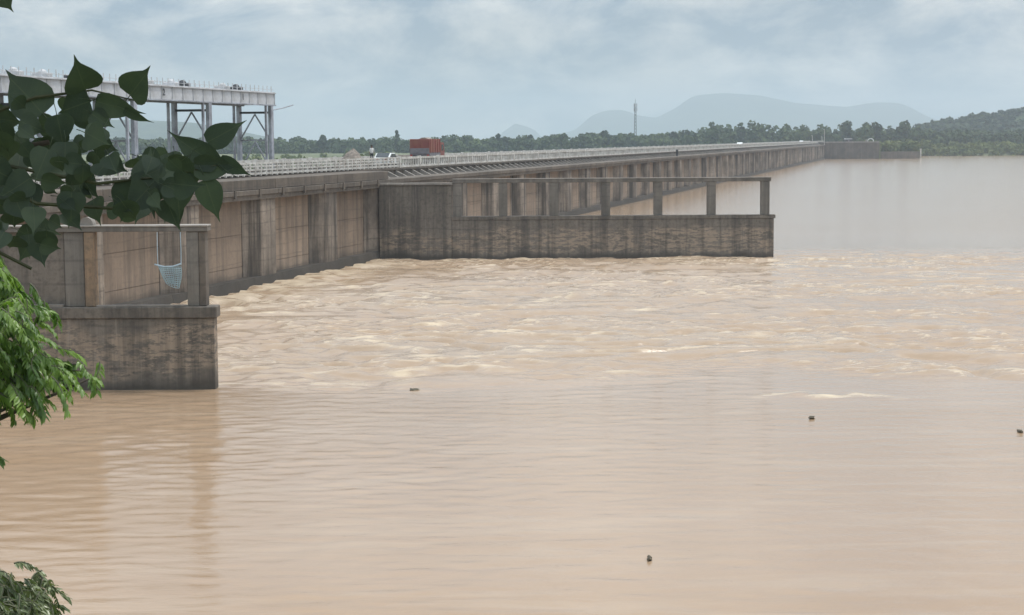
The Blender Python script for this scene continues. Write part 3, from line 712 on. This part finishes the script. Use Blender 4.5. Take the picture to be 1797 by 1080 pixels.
def heap():
    e = None; mb = MB(); n, m = 22, 9; V = []
    for j in range(m):
        v = j/(m-1)
        for i in range(n):
            a = 2*math.pi*i/n; r = (1-v)
            nz = mnoise.noise(Vector((math.cos(a)*2, math.sin(a)*2, v*4)))*0.12
            V.append((math.cos(a)*1.75*(r+nz*r)+0.35*v, math.sin(a)*1.3*(r+nz*r), 2.0*(1-(1-v)**1.25)*(1+nz*0.4)))
    F = [(j*n+i, j*n+(i+1) % n, (j+1)*n+(i+1) % n, (j+1)*n+i) for j in range(m-1) for i in range(n)]
    mb.add(V, F); o = mb.build('gravel_heap', M['gravel']); o.location = BP(106.6, -7.2, 8.207); o.rotation_euler = (0, 0, -ANG)
    tag(o, 'pale brown gravel heap on the roadside behind the railing', 'gravel heap')
heap()
def person():
    e = empty('person', BP(103.6, -3.9, 8.207+0.55), R(200)); tag(e, 'person in white shirt and dark trousers standing beside the gravel heap', 'person')
    J = {'pel': (0,0,.93,.13), 'spi': (0,0,1.15,.13), 'che': (0,0,1.36,.15), 'nek': (0,0,1.50,.055), 'hea': (0,.01,1.58,.075), 'hed': (0,.015,1.66,.088), 'top': (0,.0,1.72,.06)}
    E_ = [('pel','spi'),('spi','che'),('che','nek'),('nek','hea'),('hea','hed'),('hed','top')]
    for sd_, q in ((-1,'l'),(1,'r')):
        J.update({'hip'+q: (sd_*.09,0,.88,.095), 'kne'+q: (sd_*.10,.02,.48,.06), 'ank'+q: (sd_*.11,-.01,.09,.042), 'toe'+q: (sd_*.12,.14,.04,.035),
                  'sho'+q: (sd_*.17,0,1.40,.06), 'elb'+q: (sd_*.23,-.02,1.13,.043), 'wri'+q: (sd_*.24,.06,.90,.03), 'han'+q: (sd_*.24,.09,.80,.03)})
        E_ += [('pel','hip'+q),('hip'+q,'kne'+q),('kne'+q,'ank'+q),('ank'+q,'toe'+q),('che','sho'+q),('sho'+q,'elb'+q),('elb'+q,'wri'+q),('wri'+q,'han'+q)]
    keys = list(J); me = bpy.data.meshes.new('body'); me.from_pydata([J[k][:3] for k in keys], [(keys.index(a), keys.index(b)) for a, b in E_], [])
    o = link('body', me, e); o.modifiers.new('skin', 'SKIN'); ss = o.modifiers.new('sub', 'SUBSURF'); ss.levels = ss.render_levels = 1
    for i, k in enumerate(keys):
        sv = me.skin_vertices[0].data[i]; sv.radius = (J[k][3], J[k][3]*0.9); sv.use_root = (k == 'pel')
    dg = bpy.context.evaluated_depsgraph_get(); m2 = bpy.data.meshes.new_from_object(o.evaluated_get(dg))
    o.modifiers.clear(); o.data = m2; m2.materials.clear()
    for q in ('skin', 'shirt', 'trousers'): m2.materials.append(M[q])
    for f in m2.polygons:
        c = f.center; arm = abs(c.x) > 0.19
        f.material_index = 0 if c.z > 1.49 or (arm and c.z < 1.10) else (1 if c.z > 0.97 else 2)
        f.use_smooth = True
    n = 12; mb = MB(); mb.lathe([(0.095, 1.66), (0.1, 1.70), (0.085, 1.76), (0.04, 1.795)], 0, -0.012, n); mb.build('hair', M['hair'], e, True)
person()
cb = MB().box(-0.5, 0.5, -0.6, 0.6, 0, 0.548, 0.04).build('concrete_block', M['cap']); cb.location = BP(103.6, -3.9, 8.207); cb.rotation_euler = (0, 0, -ANG)
tag(cb, 'low concrete block behind the railing under the standing person', 'block')
mp = empty('marker_post', BP(297, -0.4, 7.34)); tag(mp, 'small dark upright post on the barrage ledge left of centre distance', 'post')
MB().box(-0.22, 0.22, -0.22, 0.22, 0, 1.25, 0.04).build('shaft', M['dark_steel'], mp)
MB().box(-0.27, 0.27, -0.27, 0.27, 1.251, 1.36, 0.02).build('cap', M['dark_steel'], mp)

# things at the far bank
def lattice_mast():
    p = Vector((80, 1105, 3)); e = empty('telecom_mast', p); tag(e, 'slim grey lattice telecom mast rising above the far treeline', 'mast')
    H = 30.5
    w = lambda z: 0.40*(1-z/H)+0.42
    for sx in (-1, 1):
        for sy in (-1, 1):
            MB().tube([(sx*w(0), sy*w(0), 0), (sx*w(H), sy*w(H), H)], 0.10, 5).build('leg', M['dark_steel'], e)
    z = 0
    while z < H-2:
        z2 = z+2.2
        for a, b in (((-1,-1),(1,-1)),((1,-1),(1,1)),((1,1),(-1,1)),((-1,1),(-1,-1))):
            mb = MB(); mb.tube([(a[0]*w(z), a[1]*w(z), z), (b[0]*w(z2), b[1]*w(z2), z2)], 0.09, 4); mb.build('brace', M['dark_steel'], e)
        z = z2
    for zz in (25.5, 28.2):
        for a in range(3):
            t = a*2*math.pi/3+0.3
            MB().box(math.cos(t)*1.1-0.22, math.cos(t)*1.1+0.22, math.sin(t)*1.1-0.15, math.sin(t)*1.1+0.15, zz, zz+2.2).build('antenna_panel', M['grey_steel'], e)
    MB().tube([(0, 0, H-0.5), (0, 0, H+2.8)], 0.09, 5).build('lightning_rod', M['dark_steel'], e)
lattice_mast()
def far_bits():
    # white arch by the abutment
    e = empty('white_arch', (183, 874, 8.1)); tag(e, 'small white arched gateway at the far end of the barrage', 'gateway')
    pts = [(-1.9, 0, 0)] + [(-1.9*math.cos(math.pi*i/8), 0, 1.6+1.3*math.sin(math.pi*i/8)) for i in range(9)] + [(1.9, 0, 0)]
    MB().tube(pts, 0.26, 6).build('arch', M['carwhite'], e); e.scale = (0.75, 0.75, 0.75)
    MB().box(-3.4, -2.4, -0.5, 0.5, 0, 2.4, 0.05).build('side_pillar', M['cap'], e)
    e = empty('gate_cabin', (172, 876, 8.1)); tag(e, 'small dark cabin on the abutment at the far bank', 'cabin')
    MB().box(-1.7, 1.7, -1.2, 1.2, 0, 1.9, 0.03).build('wall', M['dark_steel'], e)
    MB().prism([(-2.0, 1.9), (2.0, 1.9), (1.6, 2.35), (-1.6, 2.35)], 'y', -1.5, 1.5).build('roof', M['grey_steel'], e)
    MB().box(-0.4, 0.4, -1.26, -1.2, 0, 1.6).build('door', M['truckgrey'], e)
    e = empty('gauge_pillar', (209.8, 879, 0)); tag(e, 'thin white gauge pillar at the far waterline', 'pillar')
    MB().box(-0.35, 0.35, -0.35, 0.35, -2, 4.6, 0.05).build('shaft', M['white'], e); MB().box(-0.5, 0.5, -0.5, 0.5, 4.601, 5.0, 0.05).build('head', M['white'], e)
    for i, (s, h, lab) in enumerate(((770, 4.5, 'pale lamp pole on the deck, nearest of the far poles'), (812, 7.5, 'tall pale pole at the barrage end, in front of its last bays'), (850, 4.0, 'short pale pole closest to the abutment cabin'))):
        p = BP(s, -2.0 if i != 1 else 1.3, 7.3 if i != 1 else 7.35); e = empty('deck_pole', p); tag(e, lab, 'pole', 'poles near the far end of the barrage')
        MB().tube([(0,0,0),(0,0,h)], 0.14, 6).build('shaft', M['white'], e); MB().box(-0.5, 0.1, -0.12, 0.12, h, h+0.22).build('lamp_head', M['white'], e)
far_bits()

# ------------------------------------------------------------------ foliage makers
def crown_quads(cs, rs, n, size, flat=0.8):
    """leaf-clump quads spread through lumpy ellipsoids: cs (k,3), rs (k,)"""
    cs = np.asarray(cs, float); rs = np.asarray(rs, float)
    p = rs**2/np.sum(rs**2); idx = rng.choice(len(cs), n, p=p)
    d = rng.normal(size=(n, 3)); d /= np.linalg.norm(d, axis=1, keepdims=True)
    rad = rs[idx]*rng.uniform(0.55, 1.05, n)**0.6
    c = cs[idx] + d*rad[:, None]*np.array([1, 1, flat])
    nrm = d + rng.normal(scale=0.55, size=(n, 3)) + np.array([0, 0, 0.25]); nrm /= np.linalg.norm(nrm, axis=1, keepdims=True)
    a = np.cross(nrm, rng.normal(size=(n, 3))); a /= np.linalg.norm(a, axis=1, keepdims=True); b = np.cross(nrm, a)
    sz = size*rng.uniform(0.6, 1.35, n)[:, None]
    V = np.stack([c-a*sz-b*sz*0.6, c+a*sz*0.8-b*sz*0.7, c+a*sz+b*sz*0.6, c-a*sz*0.7+b*sz*0.75], 1).reshape(-1, 3)
    return V
def lumps(x, y, zbase, h, w, k):
    zc = zbase + h*0.62; out = []; rs = []
    for i in range(k):
        a = rng.uniform(0, 2*math.pi); r = w*rng.uniform(0.1, 0.62)
        out.append((x+math.cos(a)*r, y+math.sin(a)*r, zc+rng.uniform(-0.28, 0.2)*h)); rs.append(w*rng.uniform(0.34, 0.55))
    out.append((x, y, zbase+h-w*0.42)); rs.append(w*0.42)
    return out, rs
px_top = [(-700, 14), (-150, 14.4), (-118, 13), (-90, 12.8), (-60, 13.6), (-45, 14.5), (-15, 14.2), (0, 13.6), (35, 15), (58, 16.6), (75, 14.6), (95, 14.8), (112, 17.4), (128, 22), (150, 22.8), (185, 23), (198, 20), (203, 17.0), (210, 22.3), (225, 21.5), (235, 19), (245, 22.5), (256, 18.5), (280, 17), (420, 17)]
def woodland():
    VV = []
    for i in range(680):
        Y = 1035 + 170*rng.uniform(0, 1)**1.3; x = rng.uniform(-440, 440)*Y/1080
        top = np.interp(x*1080/Y, [p[0] for p in px_top], [p[1] for p in px_top])
        h = (top-3.2)*rng.uniform(0.72, 1.03)*(1 if Y > 1070 else 0.8); w = rng.uniform(3.5, 7.2)
        cs, rs = lumps(x, Y, 3.0, h, w, 6)
        VV.append(crown_quads(cs, rs, 170, 0.95))
        VV.append(crown_quads([(x, Y, 3+h*0.28)], [w*0.85], 55, 1.0, 0.6*h/w*0.5))
    V = np.concatenate(VV); Q = np.arange(len(V)).reshape(-1, 4)
    o = link('far_woodland', np_mesh('far_woodland', V, Q, M['wood_leaf'])); tag(o, 'belt of hazy dark green woodland along the far bank', 'woodland', kind='stuff')
woodland()
def far_tree(x, Y, h, w, label, zb=3.0, mat='tree_leaf', n=420, size=0.8):
    e = empty('tree', (x, Y, zb)); tag(e, label, 'tree', 'single trees standing out of the far treeline')
    mb = MB(); mb.tube([(0,0,-0.3),(0.15,0,h*0.3),(0.1,0.1,h*0.7)], [w*0.07, w*0.05, w*0.02], 7)
    for q in range(4):
        a = q*1.7; mb.tube([(0.12,0,h*0.35),(math.cos(a)*w*0.5, math.sin(a)*w*0.5, h*0.62)], [w*0.03, w*0.012], 5)
    mb.build('trunk', M['bark'], e)
    cs, rs = lumps(0, 0, 0, h, w, 9); V = crown_quads(cs, rs, n, size)
    tag(link('crown', np_mesh('crown', V, np.arange(len(V)).reshape(-1, 4), M[mat]), e), kind='stuff')
far_tree(-70.5, 1060, 14.2, 2.8, 'lone tall thin tree above the treeline just left of the red truck', n=260, size=0.6)
far_tree(58, 1065, 13.6, 4.6, 'round dark tree just left of the telecom mast')
far_tree(33, 1062, 11.6, 3.4, 'small round tree, second to the left of the telecom mast')
far_tree(101, 1062, 12.4, 4.0, 'rounded tree just right of the telecom mast')
far_tree(206, 1050, 18.4, 5.4, 'large round crowned tree above the far end of the barrage')
far_tree(223, 1052, 17.8, 5.0, 'broad tree right behind the white arched gateway')
far_tree(241, 1048, 18.3, 5.2, 'last tall round tree before the wooded hill on the right')
far_tree(-116, 1060, 11.8, 4.2, 'rounded tree at the left of the far treeline, right of the gantry')
far_tree(-8, 1064, 11.6, 3.6, 'small dark tree in the middle of the far treeline')
far_tree(12, 1068, 10.9, 3.0, 'lowest round tree standing between the mast and the truck')
def shore_shrubs():
    VV = []
    for i in range(420):
        x = rng.uniform(196, 420); Y = shoreline(np.array(x)) + rng.uniform(2, 60)*rng.uniform(0.2, 1)
        h = rng.uniform(2.0, 6.0)*(1.25 if x < 250 else 1.0); w = rng.uniform(2.0, 4.2)
        cs, rs = lumps(x, float(Y), float(ground_h(np.array(x), np.array(float(Y))))-0.4, h, w, 5)
        VV.append(crown_quads(cs, rs, 90, 0.62))
    for i in range(46):        # growth hanging over the revetment and behind the abutment
        x = rng.uniform(184, 212); Y = rng.uniform(880, 900); cs, rs = lumps(x, Y, 1.5, rng.uniform(4, 8), rng.uniform(1.6, 3.0), 4); VV.append(crown_quads(cs, rs, 80, 0.6))
    for i in range(120):       # bushes on the flat land below the dam
        s = rng.uniform(240, 860); t = -rng.uniform(60, 260); p = BP(s, t, 0); cs, rs = lumps(p.x, p.y, 1.4, rng.uniform(1.5, 4.5), rng.uniform(1.5, 3.4), 4); VV.append(crown_quads(cs, rs, 60, 0.6))
    V = np.concatenate(VV)
    o = link('shore_shrubs', np_mesh('shore_shrubs', V, np.arange(len(V)).reshape(-1, 4), M['shore_leaf'])); tag(o, 'light green scrub along the far shore and flats', 'scrub', kind='stuff')
shore_shrubs()
def hill_woods():
    VV = []
    for i in range(1500):
        v = rng.uniform(-1.25, 0.12); Y = 1550+v*210; x = rng.uniform(0.17, 0.44)*Y
        zr = np.interp(x, [p[0] for p in RIDGE], [p[1] for p in RIDGE]); z = max(2.5, (zr-2)*(math.cos(v*math.pi/2)**1.1 if abs(v) < 1 else 0)+0.5)
        h = rng.uniform(3.5, 6.5) if z > 6 else rng.uniform(9, 15); cs, rs = lumps(x, Y, z-1.0, h, rng.uniform(3.5, 6), 4); VV.append(crown_quads(cs, rs, 48, 1.35))
    V = np.concatenate(VV)
    o = link('hill_woodland', np_mesh('hill_woodland', V, np.arange(len(V)).reshape(-1, 4), M['wood_leaf'])); tag(o, 'bluish woodland covering the right hand hill', 'woodland', kind='stuff')
hill_woods()

# ------------------------------------------------------------------ peepal tree close to the camera
def peepal_leaf_mesh(bend, fold, skew):
    """heart-shaped leaf with a drip tip, unit length along +Y from its base, short stalk behind"""
    tt = [0.0, 0.05, 0.13, 0.24, 0.36, 0.48, 0.60, 0.70, 0.78, 0.86, 0.94, 1.0]
    ww = [0.10, 0.27, 0.37, 0.41, 0.395, 0.34, 0.255, 0.155, 0.075, 0.038, 0.018, 0.003]
    V = []; F = []
    for t, w in zip(tt, ww):
        z = -bend*(t**2); back = -0.055 if 0.02 < t < 0.1 else 0.0
        y = t
        V += [(-w+skew*t*t*0.3, y+back*(w*2), z+fold*w*0.9), (-w*0.5+skew*t*t*0.3, y, z+fold*w*0.35), (skew*t*t*0.3, y, z), (w*0.5+skew*t*t*0.3, y, z+fold*w*0.35), (w+skew*t*t*0.3, y+back*(w*2), z+fold*w*0.9)]
    for i in range(len(tt)-1):
        for j in range(4): F.append((i*5+j, i*5+j+1, i*5+5+j+1, i*5+5+j))
    mb = MB(); mb.add(V, F)
    mb.tube([(0, 0.02, 0), (0.0, -0.16, 0.03), (0.02, -0.34, 0.10)], [0.012, 0.010, 0.012], 4)
    me = mb.mesh('leaf', M['peepal'], True); return me
PM = [peepal_leaf_mesh(0.22, 0.18, 0.1), peepal_leaf_mesh(0.10, 0.30, -0.15), peepal_leaf_mesh(0.34, 0.10, 0.2), peepal_leaf_mesh(0.16, 0.05, -0.05)]
def place_leaf(parent, base, tip, width, mi, twist, away=1):
    """base, tip: world x,z with y from base; leaf length follows its width, foreshortened where needed"""
    L_ = max(width/0.80, math.hypot(tip[0]-base[0], tip[2]-base[2])*1.0)
    dx, dz = tip[0]-base[0], tip[2]-base[2]; dy = away*math.sqrt(max(0, L_**2-dx*dx-dz*dz))
    ax = Vector((dx, dy, dz)).normalized(); view = Vector((0.2, -1, 0.0))
    side = ax.cross(view).normalized(); nrm = side.cross(ax).normalized()
    q = Matrix.Rotation(twist, 3, ax); side = q @ side; nrm = q @ nrm
    m = Matrix((side, ax, nrm)).transposed().to_4x4()
    o = link('leaf', PM[mi % 4], parent); W = Matrix.Translation(base) @ m @ Matrix.Diagonal((L_*(width/0.80/L_), L_, L_, 1))
    o.matrix_local = parent.matrix_basis.inverted() @ W
    return o
def peepal_tree():
    e = empty('peepal_tree', (-4.3, 4.2, 8.35)); tag(e, 'peepal tree with dark heart-shaped leaves hanging in at the upper left', 'tree')
    bpy.context.view_layer.update()
    T = lambda x, y, z: (x+4.3, y-4.2, z-8.35)
    mb = MB(); mb.tube([T(-4.3,4.2,7.6), T(-4.25,4.2,9.0), T(-4.1,4.1,10.6), T(-3.9,4.0,12.2), T(-3.7,3.6,13.8)], [0.34, 0.27, 0.23, 0.18, 0.10], 12)
    mb.tube([T(-4.1,4.1,10.4), T(-3.2,4.6,11.4), T(-2.4,4.9,11.9), T(-1.2,5.2,12.6), T(0.4,5.4,13.0)], [0.16, 0.11, 0.08, 0.05, 0.02], 8)
    mb.tube([T(-4.0,4.05,11.4), T(-3.0,3.0,12.6), T(-1.8,2.0,13.4), T(-0.2,1.4,13.9)], [0.13, 0.09, 0.06, 0.02], 8)
    mb.tube([T(-4.2,4.2,9.7), T(-3.2,4.8,10.35), T(-2.4,5.0,10.75), T(-1.7,5.0,10.93), T(-1.35,5.02,11.0)], [0.10, 0.06, 0.035, 0.018, 0.008], 7)
    mb.build('trunk', M['bark'], e, True)
    tw = MB()
    for pts in ([(-1.9,5.0,10.88), (-1.6,5.0,11.05), (-1.38,5.0,11.13), (-1.22,5.02,11.15), (-1.1,5.05,11.12)],
                [(-1.75,5.0,10.92), (-1.45,4.98,10.93), (-1.2,4.98,10.88), (-1.0,5.0,10.9), (-0.86,5.0,10.93)],
                [(-1.6,5.0,10.93), (-1.4,5.05,10.82), (-1.15,5.1,10.8), (-0.95,5.1,10.86)],
                [(-1.8,5.0,10.9), (-1.62,5.1,10.72), (-1.45,5.15,10.62)]):
        tw.tube([T(*p) for p in pts], [0.008, 0.006, 0.005, 0.003, 0.002][:len(pts)], 5)
    tag(tw.build('twigs', M['twig'], e), kind='stuff')
    for i, (b, t, w, tws, aw) in enumerate(LEAVES): place_leaf(e, Vector(b), Vector(t), w, i, tws, aw)
    # the mass of leaves at the left edge
    poly = [(-1.6,11.12),(-1.38,11.125),(-1.3,11.10),(-1.22,11.05),(-1.17,11.0),(-1.1,10.95),(-1.0,10.97),(-0.94,10.9),(-0.93,10.82),(-1.0,10.76),(-1.08,10.775),(-1.18,10.8),(-1.25,10.775),(-1.31,10.76),(-1.32,10.70),(-1.37,10.675),(-1.43,10.69),(-1.6,10.66)]
    def inside(x, z):
        c = False; n = len(poly)
        for i in range(n):
            (x1, z1), (x2, z2) = poly[i], poly[(i+1) % n]
            if (z1 > z) != (z2 > z) and x < (x2-x1)*(z-z1)/(z2-z1)+x1: c = not c
        return c
    r = random.Random(11); k = 0
    while k < 150:
        x, z = r.uniform(-1.62, -0.92), r.uniform(10.64, 11.13)
        if not inside(x, z): continue
        y = r.uniform(4.6, 5.6); ang = r.gauss(-1.1, 0.8); w = r.uniform(0.042, 0.088); l = w*r.uniform(0.8, 1.25)
        f = y/5.0; x *= f; z = 11+(z-11)*f
        b = Vector((x-math.cos(ang)*l*0.45, y, z-math.sin(ang)*l*0.45)); t = Vector((x+math.cos(ang)*l*0.55, y, z+math.sin(ang)*l*0.55))
        place_leaf(e, b, t, w, k, r.uniform(-0.5, 0.5), r.choice((-1, 1))); k += 1
    # the rest of the crown, unseen, spread overhead to shade the hanging leaves
    cs = [(-3.2,4.6,13.4),(-1.2,5.0,13.6),(0.3,5.2,13.7),(-2.2,2.6,13.9),(-0.6,1.8,14.2),(-4.6,4.4,13.9),(-3.6,6.0,13.2),(-1.8,6.6,13.8),(-5.6,3.2,12.6),(-4.8,5.4,12.0),(0.8,3.2,14.2),(1.4,4.6,14.0)]
    V = crown_quads([T(*c) for c in cs], [1.3,1.2,0.95,1.2,1.2,1.5,1.2,1.2,1.3,1.1,1.1,0.9], 9000, 0.075)
    tag(link('crown', np_mesh('crown', V, np.arange(len(V)).reshape(-1, 4), M['peepal']), e), kind='stuff')
LEAVES = [
    ((-1.234, 5.000, 11.151), (-1.229, 5.000, 11.222), 0.112, 0.1, -1),
    ((-1.105, 5.000, 11.134), (-1.031, 5.000, 11.208), 0.103, -0.2, -1),
    ((-1.360, 5.000, 11.082), (-1.473, 5.000, 11.221), 0.133, 0.2, 1),
    ((-1.222, 5.000, 11.118), (-1.339, 5.000, 11.082), 0.103, 0, 1),
    ((-1.205, 5.000, 11.118), (-1.067, 5.000, 11.076), 0.073, 0.3, -1),
    ((-1.219, 5.000, 11.082), (-1.155, 5.000, 11.038), 0.060, 0, 1),
    ((-1.123, 5.000, 11.094), (-1.048, 5.000, 11.044), 0.033, 0.6, 1),
    ((-0.885, 5.000, 10.997), (-0.768, 5.000, 11.056), 0.073, 0.1, 1),
    ((-0.855, 5.000, 10.931), (-1.012, 5.000, 11.028), 0.080, -0.2, 1),
    ((-0.925, 5.000, 10.928), (-0.784, 5.000, 10.920), 0.077, 0.2, -1),
    ((-0.850, 5.000, 10.947), (-0.760, 5.000, 10.894), 0.050, 0.3, 1),
    ((-0.893, 5.000, 10.888), (-0.856, 5.000, 10.761), 0.080, 0.15, 1),
    ((-0.979, 5.000, 10.918), (-0.966, 5.000, 10.762), 0.107, -0.1, -1),
    ((-1.063, 5.000, 10.866), (-1.050, 5.000, 10.985), 0.100, 0, 1),
    ((-1.006, 5.000, 10.865), (-1.093, 5.000, 10.969), 0.093, 0.2, 1),
    ((-1.485, 5.000, 11.443), (-1.441, 5.000, 11.374), 0.067, 0, 1),
    ((-0.941, 5.000, 10.940), (-0.994, 5.000, 10.840), 0.097, 0.1, 1),
    ((-1.067, 5.000, 10.916), (-1.046, 5.000, 10.774), 0.100, -0.2, 1),
    ((-1.109, 5.000, 10.883), (-1.137, 5.000, 10.766), 0.097, 0.1, -1),
]
peepal_tree()

# ------------------------------------------------------------------ bright drooping tree and dusty shrub on the bank
def spray_mesh(seed, n, ll, lw, length, droop, mat):
    r = random.Random(seed); mb = MB()
    pts = []
    for i in range(7):
        u = i/6; pts.append(Vector((length*u*0.8, 0.06*math.sin(u*3+seed), -droop*u*u)))
    mb.cur = 0; mb.tube(pts, [0.006*(1-0.8*i/6)+0.001 for i in range(7)], 4)
    mb.cur = 1
    for i in range(n):
        u = (i+0.5)/n; q = u*6; k = min(5, int(q)); p = pts[k].lerp(pts[k+1], q-k)
        side = 1 if i % 2 else -1
        d = Vector((0.55+0.3*r.random(), side*(0.8+0.3*r.random()), -0.75-0.7*r.random())).normalized()
        L_ = ll*r.uniform(0.75, 1.2); W_ = lw*r.uniform(0.8, 1.2)
        s = d.cross(Vector((r.uniform(-.5, .5), r.uniform(-.5, .5), 1))).normalized(); up = s.cross(d)
        sag = Vector((0, 0, -0.25*L_))
        a = p; b1 = p+d*L_*0.35; c = p+d*L_*0.72+sag*0.4; e_ = p+d*L_+sag
        mb.add([a, b1+s*W_*0.5+up*W_*0.12, b1, b1-s*W_*0.5+up*W_*0.12, c+s*W_*0.36+up*W_*0.1, c, c-s*W_*0.36+up*W_*0.1, e_],
               [(0,2,1),(0,3,2),(1,2,5,4),(2,3,6,5),(4,5,7),(5,6,7)])
    return mb.mesh('leaf_spray', [M['twig'], mat], False)
def sprayed(e, origin, meshes, items):
    for i, (x, y, z, az, tilt, sc) in enumerate(items):
        o = link('leaf_spray', meshes[i % len(meshes)], e, (x-origin[0], y-origin[1], z-origin[2]), (R(random.uniform(-25, 25)), tilt, az)); o.scale = (sc,)*3
        o['kind'] = 'stuff'
def poly_in(poly, x, z):
    c = False; n = len(poly)
    for i in range(n):
        (x1, z1), (x2, z2) = poly[i], poly[(i+1) % n]
        if (z1 > z) != (z2 > z) and x < (x2-x1)*(z-z1)/(z2-z1)+x1: c = not c
    return c
def bright_tree():
    org = (-5.6, 14.2, 4.5); e = empty('drooping_leaf_tree', org); tag(e, 'bright green tree with narrow drooping leaves at the left edge', 'tree')
    T = lambda x, y, z: (x-org[0], y-org[1], z-org[2])
    mb = MB(); mb.tube([T(-5.6,14.2,4.0), T(-5.55,14.2,6.0), T(-5.5,14.1,7.6), T(-5.3,14.1,9.4)], [0.16, 0.13, 0.10, 0.03], 10)
    for p in ((-4.4,13.9,9.9), (-3.9,14.1,9.25), (-3.5,14.0,9.05), (-3.9,13.8,8.95), (-5.9,14.9,9.8), (-6.6,13.8,9.2), (-5.2,13.2,9.6)):
        mb.tube([T(-5.5,14.1,7.4), T((p[0]-5.5)/2-0.1, (p[1]+14.1)/2, (p[2]+7.4)/2+0.35), T(*p)], [0.06, 0.035, 0.008], 6)
    mb.build('trunk', M['bark'], e, True)
    ms = [spray_mesh(s, 26, 0.085, 0.034, 0.30, 0.17, M['bright_leaf']) for s in (1, 2, 3, 4)]
    poly = [(-4.5,10.05),(-4.1,10.0),(-4.06,9.8),(-3.86,9.58),(-3.86,9.3),(-3.72,9.2),(-3.42,9.06),(-3.42,8.98),(-3.72,8.92),(-3.75,8.82),(-3.95,8.78),(-4.3,8.9),(-4.6,8.9)]
    r = random.Random(5); items = []
    while len(items) < 270:
        x, z = r.uniform(-4.6, -3.4), r.uniform(8.75, 10.05)
        if not poly_in(poly, x, z): continue
        items.append((x-0.14, 14.0+r.uniform(-0.55, 0.55), z+0.13, r.gauss(0.0, 0.9), R(r.uniform(-15, 35)), r.uniform(0.7, 1.05)))
    for i in range(80):
        a = r.uniform(0, 6.28); rr = r.uniform(0.3, 1.25)
        items.append((-5.7+math.cos(a)*rr*0.95, 14.2+math.sin(a)*rr, r.uniform(8.4, 10.2), a, R(r.uniform(-15, 40)), r.uniform(0.9, 1.3)))
    sprayed(e, org, ms, items)
bright_tree()
def bank_shrub():
    org = (-4.0, 12.3, 5.35); e = empty('bank_shrub', org); tag(e, 'dusty dark green shrub at the bottom left corner', 'shrub')
    mb = MB()
    for i in range(7):
        a = i*0.9; mb.tube([(0.05*math.cos(a), 0.05*math.sin(a), -0.3), (0.25*math.cos(a), 0.25*math.sin(a), 1.1), (0.55*math.cos(a), 0.5*math.sin(a), 2.2)], [0.035, 0.022, 0.006], 6)
    mb.build('stems', M['bark'], e, True)
    ms = [spray_mesh(s, 24, 0.060, 0.024, 0.20, 0.12, M['shrub_leaf']) for s in (7, 8, 9)]
    r = random.Random(9); items = []
    top = lambda x: np.interp(x, [-3.80, -3.58, -3.42, -3.36], [7.87, 7.86, 7.82, 7.72])
    while len(items) < 560:
        x = r.uniform(-4.5, -3.36); zt = float(top(x)); z = zt-0.03-abs(r.gauss(0, 0.4))
        if z < 6.6: continue
        if x > -3.45 and z < 7.6+2*(x+3.45)*0: pass
        items.append((x-0.09, 12.2+r.uniform(-0.5, 0.5), z, r.gauss(0.1, 1.0), R(r.uniform(-20, 30)), r.uniform(0.8, 1.15)))
    sprayed(e, org, ms, items)
bank_shrub()

# ------------------------------------------------------------------ floating debris
def debris(x, y, L_, lab, seed):
    e = empty('floating_debris', (x, y, 0.03)); tag(e, lab, 'debris', 'clumps of debris on the water')
    r = random.Random(seed); mb = MB()
    for i in range(6):
        a = r.uniform(-0.5, 0.5); ln = L_*r.uniform(0.3, 0.55); cx, cy = r.uniform(-L_*0.25, L_*0.25), r.uniform(-0.15, 0.15)
        mb.tube([(cx-ln*math.cos(a), cy-ln*math.sin(a)*0.5, r.uniform(-0.03, 0.05)), (cx, cy, r.uniform(0.0, 0.04)), (cx+ln*math.cos(a), cy+ln*math.sin(a)*0.5, r.uniform(-0.05, 0.07))], [0.03, 0.045, 0.012], 5)
    mb.build('twigs', M['debris'], e)['kind'] = 'stuff'
    V = crown_quads([(r.uniform(-L_*0.3, L_*0.3), r.uniform(-.1, .1), 0.0) for _ in range(4)], [0.10*L_+0.02, 0.09*L_+0.02, 0.12*L_+0.02, 0.08*L_+0.02], 60, 0.04, 0.3)
    tag(link('leaf_clump', np_mesh('leaf_clump', V, np.arange(len(V)).reshape(-1, 4), M['debris']), e), kind='stuff')
debris(-4.31, 74.65, 0.36, 'floating twig clump at the edge of the rough water, right of the near wall', 1)
debris(11.75, 66.47, 0.2, 'compact dark debris clump afloat right of centre', 2)
debris(3.57, 43.98, 0.1, 'small speck of debris floating at the bottom centre', 3)
debris(18.94, 63.06, 0.17, 'debris clump floating at the right edge of the picture', 4)


# ------------------------------------------------------------------ haze over everything
def haze():
    mb = MB(); mb.box(-10900, 10900, -10900, 10900, -5.0, 262.0)
    m = bpy.data.materials.new('haze_air'); m.use_nodes = True; nt = m.node_tree; nt.nodes.clear()
    o = nt.nodes.new('ShaderNodeOutputMaterial'); v = nt.nodes.new('ShaderNodeVolumePrincipled')
    v.inputs['Density'].default_value = 2.2e-4; v.inputs['Color'].default_value = (0.69, 0.79, 0.88, 1); v.inputs['Anisotropy'].default_value = 0.2
    nt.links.new(v.outputs[0], o.inputs['Volume'])
    h = mb.build('haze', m); tag(h, kind='stuff')
haze()
